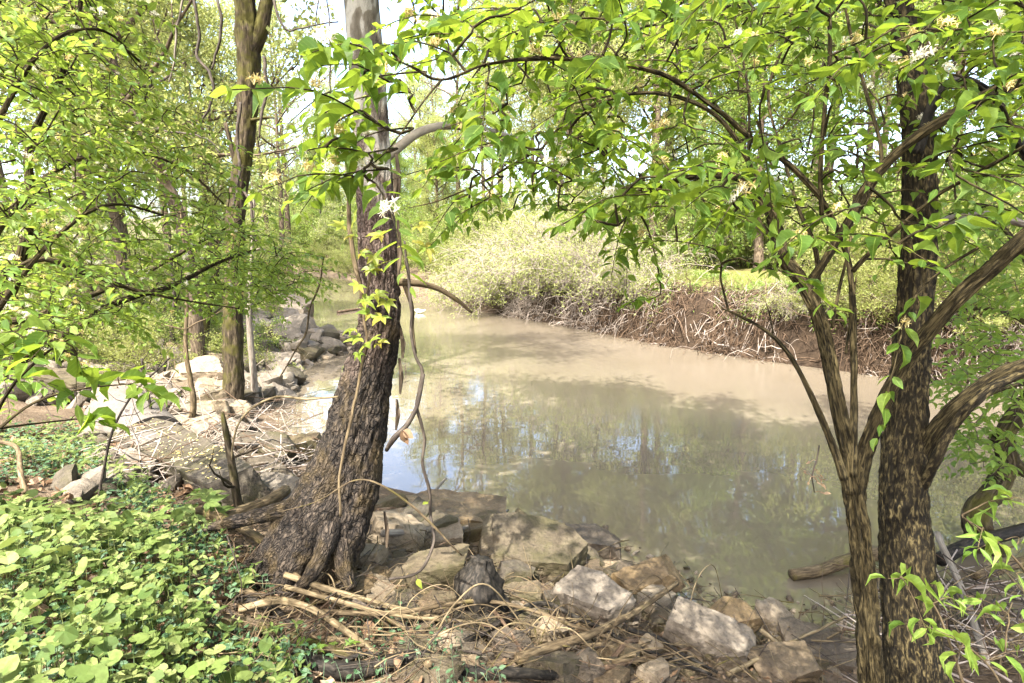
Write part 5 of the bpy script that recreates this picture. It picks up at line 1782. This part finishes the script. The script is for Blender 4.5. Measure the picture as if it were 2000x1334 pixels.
# arching wiry stems over the stones: too alike to tell apart
rg = np.random.default_rng(71)
for i in range(34):
    u, v = rg.uniform(640, 1420), rg.uniform(1190, 1325)
    du = rg.uniform(60, 230) * rg.choice([-1, 1])
    dv = rg.uniform(-70, 50)
    a, b = on(u, v), on(min(max(u + du, 600), 1560), min(max(v + dv, 1130), 1332))
    h = np.linalg.norm(b - a) * rg.uniform(.18, .6)
    p = np.array([a - UP * .02, a * .75 + b * .25 + UP * h * .8 + rg.normal(0, .02, 3), a * .4 + b * .6 + UP * h + rg.normal(0, .02, 3), b + UP * rg.uniform(0, .05)])
    path, _ = spline(p, None, .03)
    r = rg.uniform(.003, .0062)
    mb = MB()
    tube(mb, path, np.linspace(r, r * .6, len(path)), 7)
    m = 'twig_tan' if rg.random() < .75 else 'stick'
    solo("wiry_stem", mb.mesh("wiry_stem", M[m], True, a), "thin arching " + ("tan" if m == 'twig_tan' else "olive") + " stem bowed over the near shore " + ("by the sycamore foot" if u < 800 else "around the black stump" if u < 1000 else "below the pale sunlit block" if u < 1200 else "toward the forked shrub"), "stem", a, "wiry arching stems of the near shore")


for i in range(22):
    u, v = rg.uniform(520, 1450), rg.uniform(1130, 1320)
    v = max(v, 1080 + (u - 700) * .2)
    a = rg.normal(0, .45)
    L = rg.uniform(50, 150)
    q = [(u + math.cos(a) * L * t, min(v + math.sin(a) * L * t, 1333)) for t in (-1, -.3, .35, 1)]
    zone = "by the sycamore foot" if u < 760 else "around the black stump" if u < 1000 else "below the mossy boulder" if u < 1200 else "toward the forked shrub"
    stick(("mossy brown", "dark grey", "wet black", "reddish", "dull brown")[i % 5] + " crooked dead branch in the near shore tangle " + zone, q, rg.uniform(6, 13), ('stick', 'twig_dark', 'wood_wet', 'twig_root', 'stick')[i % 5], group="dead branches of the near shore", ups=[rg.uniform(0, .08) for _ in range(4)], wob=.03)

# twig litter: near shore, left shore, right debris
def litter(name, label, n, sampler, lens, rads, mats, seed, lift=.10, flat=.25):
    rg = np.random.default_rng(seed)
    mb = MB()
    for i in range(n):
        x, y = sampler(rg)
        z = gz(x, y)
        if z < -.05:
            continue
        L = rg.uniform(*lens)
        d = nrm(rg.normal(size=3) * (1, 1, flat))
        c = np.array([x, y, max(z, 0) + rg.uniform(.005, lift)])
        p = [c - d * L / 2]
        for k in range(4):
            d = nrm(d + rg.normal(0, .22, 3) * (1, 1, .5))
            p.append(p[-1] + d * L / 4)
        p = np.array(p)
        hz = height(p[:, 0], p[:, 1])
        p[:, 2] = np.maximum(p[:, 2], hz + .004)
        r = rg.uniform(*rads)
        tube(mb, p, np.linspace(r, r * .45, 5), 5, rg.integers(len(mats)))
    setting(name, mb.mesh(name, [M[m] for m in mats]), "stuff", label, "twigs")


def samp_px(u0, u1, v0, v1):
    def f(rg):
        g = onground(rg.uniform(u0, u1), rg.uniform(v0, v1))
        return g[0], g[1]
    return f


litter("twig_litter", "dead twigs littering the stones of the near shore", 1300, samp_px(430, 1650, 1040, 1334), (.08, .6), (.0012, .0048), ['twig_tan', 'twig_root', 'stick', 'twig_dark', 'twig_dark', 'stick'], 81, .13)
litter("twig_litter", "pale dead twigs littering the rubble of the left shore", 1100, samp_px(230, 640, 620, 960), (.15, 1.0), (.003, .010), ['twig_pale', 'driftwood', 'twig_root'], 82, .3, .5)
litter("twig_litter", "heap of dead stems behind the dark trunk at the right edge", 480, samp_px(1660, 2030, 1080, 1334), (.15, .9), (.0018, .008), ['twig_tan', 'twig_dark', 'twig_pale', 'twig_root'], 83, .3, .4)

# thin bare saplings on the left shore
def sapling(label, rows, mat, name="sapling", cat="sapling", twigs=0, leafy=0, seed=1):
    rg = np.random.default_rng(seed)
    g0 = on(rows[0][0], rows[0][1])
    y0 = g0[1]
    root = thing(name, label, cat, g0)
    rr_ = [(u, v, y0 + dy, w) for u, v, dy, w in rows]
    p_, r_ = from_px(rr_, step=.04)
    p_ = wig(p_, .02, rg, 2)
    mb = MB()
    tube(mb, p_, r_, 9, disp=furrow(.003, 3, 12) if rows[0][3] > 12 else None)
    part("stem", mb.mesh("stem", M[mat], True, g0), root)
    if twigs:
        mb, C, D = MB(), [], []
        for i in range(twigs):
            k = rg.integers(len(p_) // 4, len(p_) - 1)
            d = nrm(rg.normal(size=3) * (1, .8, .5) + UP * .4)
            lp = limb_path(p_[k], d, rg.uniform(.25, .9), .2, 5, .2, rg)
            mb = MB()
            tube(mb, lp, np.linspace(r_[k] * .45, .001, len(lp)), 4, caps=False)
            part("twig", mb.mesh("twig", M[mat], True, g0), root)
            for j in range(leafy):
                C.append(lp[rg.integers(2, len(lp))] + rg.normal(0, .04, 3))
                D.append(rg.normal(size=3))
        if C:
            mb = MB()
            leaves(mb, np.array(C), np.array(D), UP + rg.normal(0, .5, (len(C), 3)), rg.uniform(.05, .09, len(C)), OVATE)
            part("foliage", mb.mesh("foliage", M['leaf_honey_lit'], False, g0), root)
    return root


sapling("snapped mossy sapling stub standing left of the big trunk", [(468, 1000, 0, 17), (458, 940, 0, 16), (448, 880, 0, 14), (440, 835, 0, 12), (436, 805, 0, 6)], 'bark_moss', "broken_sapling", "stub", 3, 0, 2)
sapling("thin tan sapling leaning over the rubble", [(366, 850, 0, 14), (378, 800, 0, 12), (372, 740, 0, 10), (362, 680, 0, 8), (365, 560, .1, 6), (352, 400, .2, 4)], 'stick', twigs=8, leafy=7, seed=3)
sapling("straight grey sapling at the water's edge by the stony bar", [(500, 795, 0, 15), (494, 720, 0, 13), (488, 650, 0, 12), (489, 570, 0, 10), (492, 480, 0, 7), (498, 380, 0, 4)], 'driftwood', twigs=9, leafy=8, seed=4)
sapling("dark twisted sapling between the rubble and the grey sapling", [(402, 715, 0, 24), (398, 660, 0, 20), (405, 600, 0, 18), (420, 540, .1, 14), (430, 440, .2, 9)], 'bark_moss', twigs=12, leafy=10, seed=5)
sapling("slender dark sapling with small leaves over the pale boulders", [(345, 705, 0, 9), (335, 650, 0, 8), (340, 580, 0, 7), (330, 480, 0, 5)], 'twig_dark', twigs=8, leafy=9, seed=6)
sapling("bare dark stem standing in front of the concrete pipe", [(297, 850, -.4, 7), (295, 800, -.4, 6), (285, 750, -.4, 5), (278, 700, -.4, 4)], 'twig_dark', twigs=5, leafy=4, seed=7)
sapling("curved bare stem bowing from the ivy over the petal strewn slab", [(190, 1000, 0, 6), (200, 920, 0, 5), (215, 850, 0, 5), (260, 770, .1, 4), (330, 700, .3, 3)], 'twig_dark', twigs=6, leafy=3, seed=8)


# hanging vines
def vine(label, rows, mat='twig_dark', name="vine", leafy=0, seed=1, tmpl=OVATE, lmat='leaf_yellow', lsize=(.04, .07), wob=.012):
    rg = np.random.default_rng(seed)
    p_, r_ = from_px(rows, step=.03)
    p_ = wig(p_, wob, rg, 4)
    o = p_[-1].copy()
    root = thing(name, label, "vine", o)
    mb = MB()
    tube(mb, p_, r_, 8)
    part("stem", mb.mesh("stem", M[mat], True, o), root)
    for i in range(leafy):
        k = rg.integers(2, len(p_))
        m = MB()
        d = nrm(rg.normal(size=3) * (1, .8, .4) + np.array([0, -.4, -.1]))
        a = p_[k] + d * .03
        tube(m, np.stack([p_[k], p_[k] + d * .015 + UP * .006, a]), [.0012, .001, .001], 3, caps=False)
        leaves(m, [a], [d], [UP + rg.normal(0, .4, 3) + np.array([0, -.5, 0])], [rg.uniform(*lsize)], tmpl)
        part("leaf", m.mesh("leaf", M[lmat], False, o), root)
    return root


yv = YS - .25
vine("long dark vine dangling from the limb right of the trunk down to the stones", [(790, 470, yv, 4), (797, 530, yv, 6), (806, 600, yv, 7), (803, 650, yv, 6), (812, 700, yv, 6), (827, 728, yv, 7), (818, 790, yv, 7), (826, 850, yv, 6),
      (822, 900, yv, 6), (838, 960, yv, 7), (842, 1000, yv, 6), (850, 1060, yv - .1, 6), (820, 1120, yv - .2, 6), (760, 1135, yv - .3, 5)], 'twig_dark', leafy=3, seed=11, wob=.025)
vine("side shoot of the dangling vine with a curled dead leaf", [(828, 730, yv, 5), (815, 790, yv - .02, 8), (796, 830, yv - .04, 10), (770, 858, yv - .05, 12), (756, 880, yv, 8)], 'twig_dark', leafy=0, seed=12)
m = MB()
q = P(784, 840, yv - .06)
leaves(m, [q, q + (.01, -.005, .0)], [(.5, 0, -1), (.8, 0, -.5)], [(0, -1, .3), (.3, -1, .5)], [.085, .07], DEAD)
solo("dead_leaf", m.mesh("dead_leaf", M['leaf_dead'], False, q), "curled dark dead leaf caught on the vine right of the trunk", "leaf", q)
vine("bare twisted vine climbing the left side of the sycamore trunk", [(682, 340, YS, 7), (683, 420, YS, 9), (686, 470, YS - .02, 10), (694, 520, YS - .05, 10), (702, 560, YS - .1, 8), (706, 620, YS - .14, 7)], 'stick', leafy=0, seed=13)
cv = vine("creeper with yellow green palmate leaves climbing the front of the sycamore trunk", [(716, 480, YS - .12, 4), (722, 540, YS - .12, 5), (708, 600, YS - .14, 5), (716, 660, YS - .16, 6), (704, 720, YS - .16, 6), (690, 800, YS - .18, 6), (672, 880, YS - .22, 6),
          (660, 950, YS - .28, 5), (665, 1010, YS - .32, 5)], 'stick', "creeper", 0, 14)
cl = np.array(cv.location)
for i, (u, v) in enumerate(((730, 500), (722, 520), (752, 512), (706, 495), (728, 530), (735, 575), (755, 588), (710, 585), (720, 612), (745, 618), (690, 645), (700, 660), (722, 668), (740, 670), (700, 690), (690, 460), (745, 460), (700, 556), (668, 440), (690, 430),
                            (812, 470), (800, 485), (830, 480), (820, 440))):
    c = P(u, v, YS - .24)
    m = MB()
    leaves(m, [c], [nrm(RNG.normal(size=3) * (1, .3, .3) + (0, -.5, -.15))], [UP + RNG.normal(0, .3, 3) + (0, -.55, 0)], [RNG.uniform(.06, .10)], PALM)
    a = P(u, v, YS - .14) + (0, 0, -.02)
    tube(m, np.stack([a, (a + c) / 2 + UP * .02, c]), [.0012, .001, .001], 3, caps=False)
    part("leaf", m.mesh("leaf", M['leaf_yellow'], False, cl), cv)
for i, rows in enumerate(([(375, -20, 6.5, 6), (388, 60, 6.5, 6), (385, 110, 6.5, 6), (412, 140, 6.5, 6), (415, 190, 6.5, 5), (400, 235, 6.5, 4), (380, 262, 6.5, 3)], [(422, -20, 6.8, 5), (432, 40, 6.8, 6), (420, 100, 6.8, 5), (413, 140, 6.8, 4)],
                          [(516, 110, 8.6, 7), (520, 160, 8.6, 7), (512, 220, 8.6, 6), (505, 270, 8.6, 4)], [(638, 0, 6, 3), (645, 120, 6, 3), (636, 260, 6, 3), (625, 420, 6, 3)], [(800, -20, 4.5, 4), (812, 40, 4.5, 4), (806, 80, 4.5, 3)],
                          [(535, 0, 8.6, 6), (545, 40, 8.6, 5), (560, 60, 8.6, 4), (600, 50, 8.6, 3), (660, 40, 8.6, 3)], [(470, 200, 8.7, 6), (462, 280, 8.7, 6), (468, 340, 8.7, 6), (455, 400, 8.7, 5)],
                          [(475, 370, 8.5, 6), (490, 400, 8.5, 6), (494, 440, 8.5, 5), (500, 480, 8.5, 4)], [(360, -20, 5.5, 4), (345, 80, 5.5, 4), (335, 160, 5.5, 3)], [(300, 250, 7, 3), (400, 270, 7, 4), (430, 300, 7, 3)])):
    vine(("first", "second", "third", "fourth", "fifth", "sixth", "seventh", "eighth", "ninth", "tenth")[i] + " thin dark vine from the left among those hanging near the mossy trunk" if False else
         ("dark kinked vine hanging between the flowering shrub and the mossy trunk", "short dark vine joining the kinked vine near the top edge", "rope-like vine hanging right of the mossy trunk", "long thin straight vine hanging left of the sycamore trunk",
          "thin vine end hanging right of the pale upper sycamore trunk", "curved thin vine looping from the mossy trunk toward the sycamore", "thick vine clinging to the left side of the mossy trunk",
          "crooked vine stub at the foot of the mossy trunk", "thin pale vine at the top edge over the flowering shrub", "thin level vine crossing left of the mossy trunk")[i], rows, 'twig_dark' if i not in (3, 8) else 'driftwood', seed=20 + i, wob=.04)
vine("long thin vine dangling over the water left of the trunk", [(632, 500, 5.5, 3), (622, 560, 5.5, 4), (606, 600, 5.5, 4), (598, 650, 5.5, 4), (575, 690, 5.5, 3), (545, 740, 5.5, 3)], 'stick', seed=33)
vine("bare thorny stem bowing from the big trunk toward the left shore", [(660, 775, YS, 4), (600, 778, YS, 5), (540, 775, YS, 5), (490, 800, YS, 4), (462, 845, YS, 4), (455, 900, YS, 4)], 'twig_tan', seed=34)
vine("pale twig spray lying across the front of the big trunk", [(545, 1000, YS - .42, 1.2), (620, 978, YS - .42, 2), (690, 940, YS - .4, 3), (740, 948, YS - .4, 4), (800, 985, YS - .35, 5), (850, 1030, YS - .35, 5), (900, 1085, YS - .3, 3)], 'stick', seed=35)
vine("dead drooping vine tip with shrivelled leaves beside the forked shrub", [(1600, 870, 1.75, 3), (1596, 900, 1.75, 3), (1588, 930, 1.75, 3), (1592, 960, 1.75, 2)], 'twig_dark', leafy=12, seed=36, lmat='leaf_dead', lsize=(.015, .03))

# rotten black stump among the stones
g = on(935, 1205)
k = kpx(g)
mb = MB()
pp, rr_ = spline([g - UP * .1, g + UP * .05 + (.0, 0, 0), g + UP * 70 * k, g + UP * 118 * k + (.02, .03, 0)], [66 * k, 56 * k, 46 * k, 18 * k], .012)
tube(mb, pp, rr_, 60, disp=lambda bc, ph, ln, p: .09 * (fbm(np.stack([np.cos(ph) * 3, np.sin(ph) * 3, ln * 16], 1), 4) - .5))
solo("stump", mb.mesh("stump", M['wood_wet'], True, g), "rotten black stump crumbling between the mossy slab and the pale block", "stump", g)

# small things in the river and bank
m = MB()
q = G(812, 612, 0)
leaves(m, [q, q + (.2, 0, 0)], [(1, 0, .2), (-1, .3, .3)], [(0, -.3, 1), (0, -.5, 1)], [.45, .35], DEAD)
solo("floating_debris", m.mesh("floating_debris", M['petal_white'], False, q), "scrap of white debris floating beyond the trunk", "debris", q)

# ------------------------------------------------------------------ ground cover, lower left
rg = np.random.default_rng(99)
poly_g = [(-60, 850), (150, 835), (230, 930), (370, 1010), (440, 1070), (480, 1130), (530, 1200), (580, 1280), (610, 1345), (-60, 1345)]
poly_round = [(-60, 1010), (160, 985), (300, 1060), (380, 1150), (410, 1250), (400, 1345), (-60, 1345)]


def cover(name, label, n, poly, hmin, hmax, smin, smax, tmpl, mat, tilt, stem_mat=None, seed=1, clump=None):
    rg = np.random.default_rng(seed)
    us, vs = [p[0] for p in poly], [p[1] for p in poly]
    mn, mx = [], []
    c0 = [onground(u, min(v, 1334)) for u, v in poly]
    xs, ys = [c[0] for c in c0], [c[1] for c in c0]
    C = []
    while len(C) < n:
        x, y = rg.uniform(min(xs) - .3, max(xs) + .3), rg.uniform(max(min(ys) - .5, .9), max(ys) + .3)
        z = gz(x, y)
        if len(C) == 0 or True:
            dep = y * CT - (z - CAMZ) * ST
            u = 1000 + FPX * x / dep
            v = 667 - FPX * (y * ST + (z - CAMZ) * CT) / dep
        if not in_poly(u, min(v, 1340), poly) and not (v > 1340 and u < 560 and v < 1700):
            continue
        if clump is not None and vnoise(np.array([[x * 2.2, y * 2.2, 4.]]))[0] < clump:
            continue
        C.append((x, y, z))
    C = np.array(C)
    h = rg.uniform(hmin, hmax, len(C)) * (.6 + .8 * vnoise(np.stack([C[:, 0] * 3, C[:, 1] * 3, 0 * C[:, 0]], 1)))
    d = rnd_unit(len(C), rg) * (1, 1, .25)
    top = C + np.stack([rg.normal(0, .02, len(C)), rg.normal(0, .02, len(C)), h], 1)
    mb = MB()
    leaves(mb, top, d, UP + rg.normal(0, tilt, (len(C), 3)) + np.array([.1, -.15, 0]), smin + (smax - smin) * rg.random(len(C)) ** 1.6, tmpl)
    if stem_mat is not None:
        for a, b in zip(C, top):
            m_ = (a + b) / 2 + rg.normal(0, .008, 3)
            tube(mb, np.stack([a, m_, b]), [.0014, .0012, .001], 3, 1, caps=False)
    setting(name, mb.mesh(name, [M[mat]] + ([M[stem_mat]] if stem_mat else []), False), "stuff", label, "ground cover")


cover("ground_cover", "round pale green leaves carpeting the lower left corner", 1700, poly_round, .02, .24, .025, .095, ROUND, 'leaf_round', .5, 'leaf_round', 101, .27)
cover("ground_cover", "small dark ivy leaves creeping between the round leaves and the trunk", 6500, poly_g, .01, .12, .025, .055, _tmpl_ovate(.30, .05, .05), 'leaf_ivy', .4, None, 102, .33)
cover("ground_cover", "three part leaves of low creeper over the ivy", 1100, poly_g, .05, .22, .03, .09, TREFOIL, 'leaf_round', .3, 'leaf_round', 103, .4)
cover("leaf_litter", "brown dead leaves lying under the ivy", 1500, [(-60, 830), (200, 830), (480, 980), (560, 1130), (800, 1250), (1000, 1340), (-60, 1345)], .0, .03, .05, .11, DEAD, 'leaf_dead', .5, None, 104)
cover("leaf_litter", "dry leaf scraps caught between the stones of the near shore", 700, [(430, 1000), (700, 1080), (1000, 1150), (1300, 1250), (1640, 1330), (700, 1340), (520, 1150)], .0, .03, .02, .05, DEAD, 'leaf_dead', .7, None, 105)
# ivy straggling among the stems at the bottom
cover("ground_cover", "sparse grey green ivy among the stems at the bottom edge", 420, [(470, 1080), (620, 1190), (760, 1200), (1000, 1290), (980, 1340), (560, 1345)], .03, .14, .022, .04, _tmpl_ovate(.3, .05, .05), 'leaf_ivy', .6, 'leaf_ivy', 106, .42)


# a few five-leaved plants standing above the ground cover
def palm_plant(label, u, v, n, h, s, mat, seed):
    rg = np.random.default_rng(seed)
    g = on(u, v)
    root = thing("creeper_plant", label, "plant", g)
    for i in range(n):
        a = rg.uniform(0, 6.28)
        c = g + np.array([math.cos(a) * rg.uniform(.02, .12), math.sin(a) * rg.uniform(.02, .12), h * rg.uniform(.6, 1.1)])
        m = MB()
        tube(m, np.stack([g, (g + c) / 2 + UP * .03, c]), [.0022, .0018, .0014], 4, caps=False)
        part("stem", m.mesh("stem", M['leaf_round'], True, g), root)
        m = MB()
        leaves(m, [c], [(math.cos(a), math.sin(a), .05)], [UP + rg.normal(0, .25, 3) + (.1, -.25, 0)], [s * rg.uniform(.8, 1.2)], PALM)
        part("leaf", m.mesh("leaf", M[mat], False, g), root)


for i, (lb, u, v, n, h, s, mt_) in enumerate((("five leaved creeper plant standing above the ivy below the pale boulder", 400, 1040, 5, .2, .15, 'leaf_round'), ("five leaved creeper plant at the left edge of the ground cover", 50, 1045, 5, .18, .13, 'leaf_round'),
                                            ("large leaved creeper plant in front of the snapped sapling", 300, 1060, 5, .2, .14, 'leaf_round'), ("small palmate plant near the foot of the big trunk", 455, 1180, 4, .12, .1, 'leaf_round'),
                                            ("palmate plant among the round leaves near the bottom edge", 360, 1300, 4, .16, .1, 'leaf_round'), ("bright sprout at the bottom edge beside the mossy log", 580, 1310, 4, .1, .07, 'leaf_honey_lit'),
                                            ("bright little sprout between the canes and the dark log", 660, 1290, 3, .08, .05, 'leaf_honey_lit'), ("small green sprout beside the long slanting slab", 415, 985, 3, .14, .06, 'leaf_honey_lit'),
                                            ("reddish young creeper plant in the ivy near the bottom edge", 385, 1240, 3, .12, .08, 'leaf_yellow'))):
    palm_plant(lb, u, v, n, h, s, mt_, 300 + i)
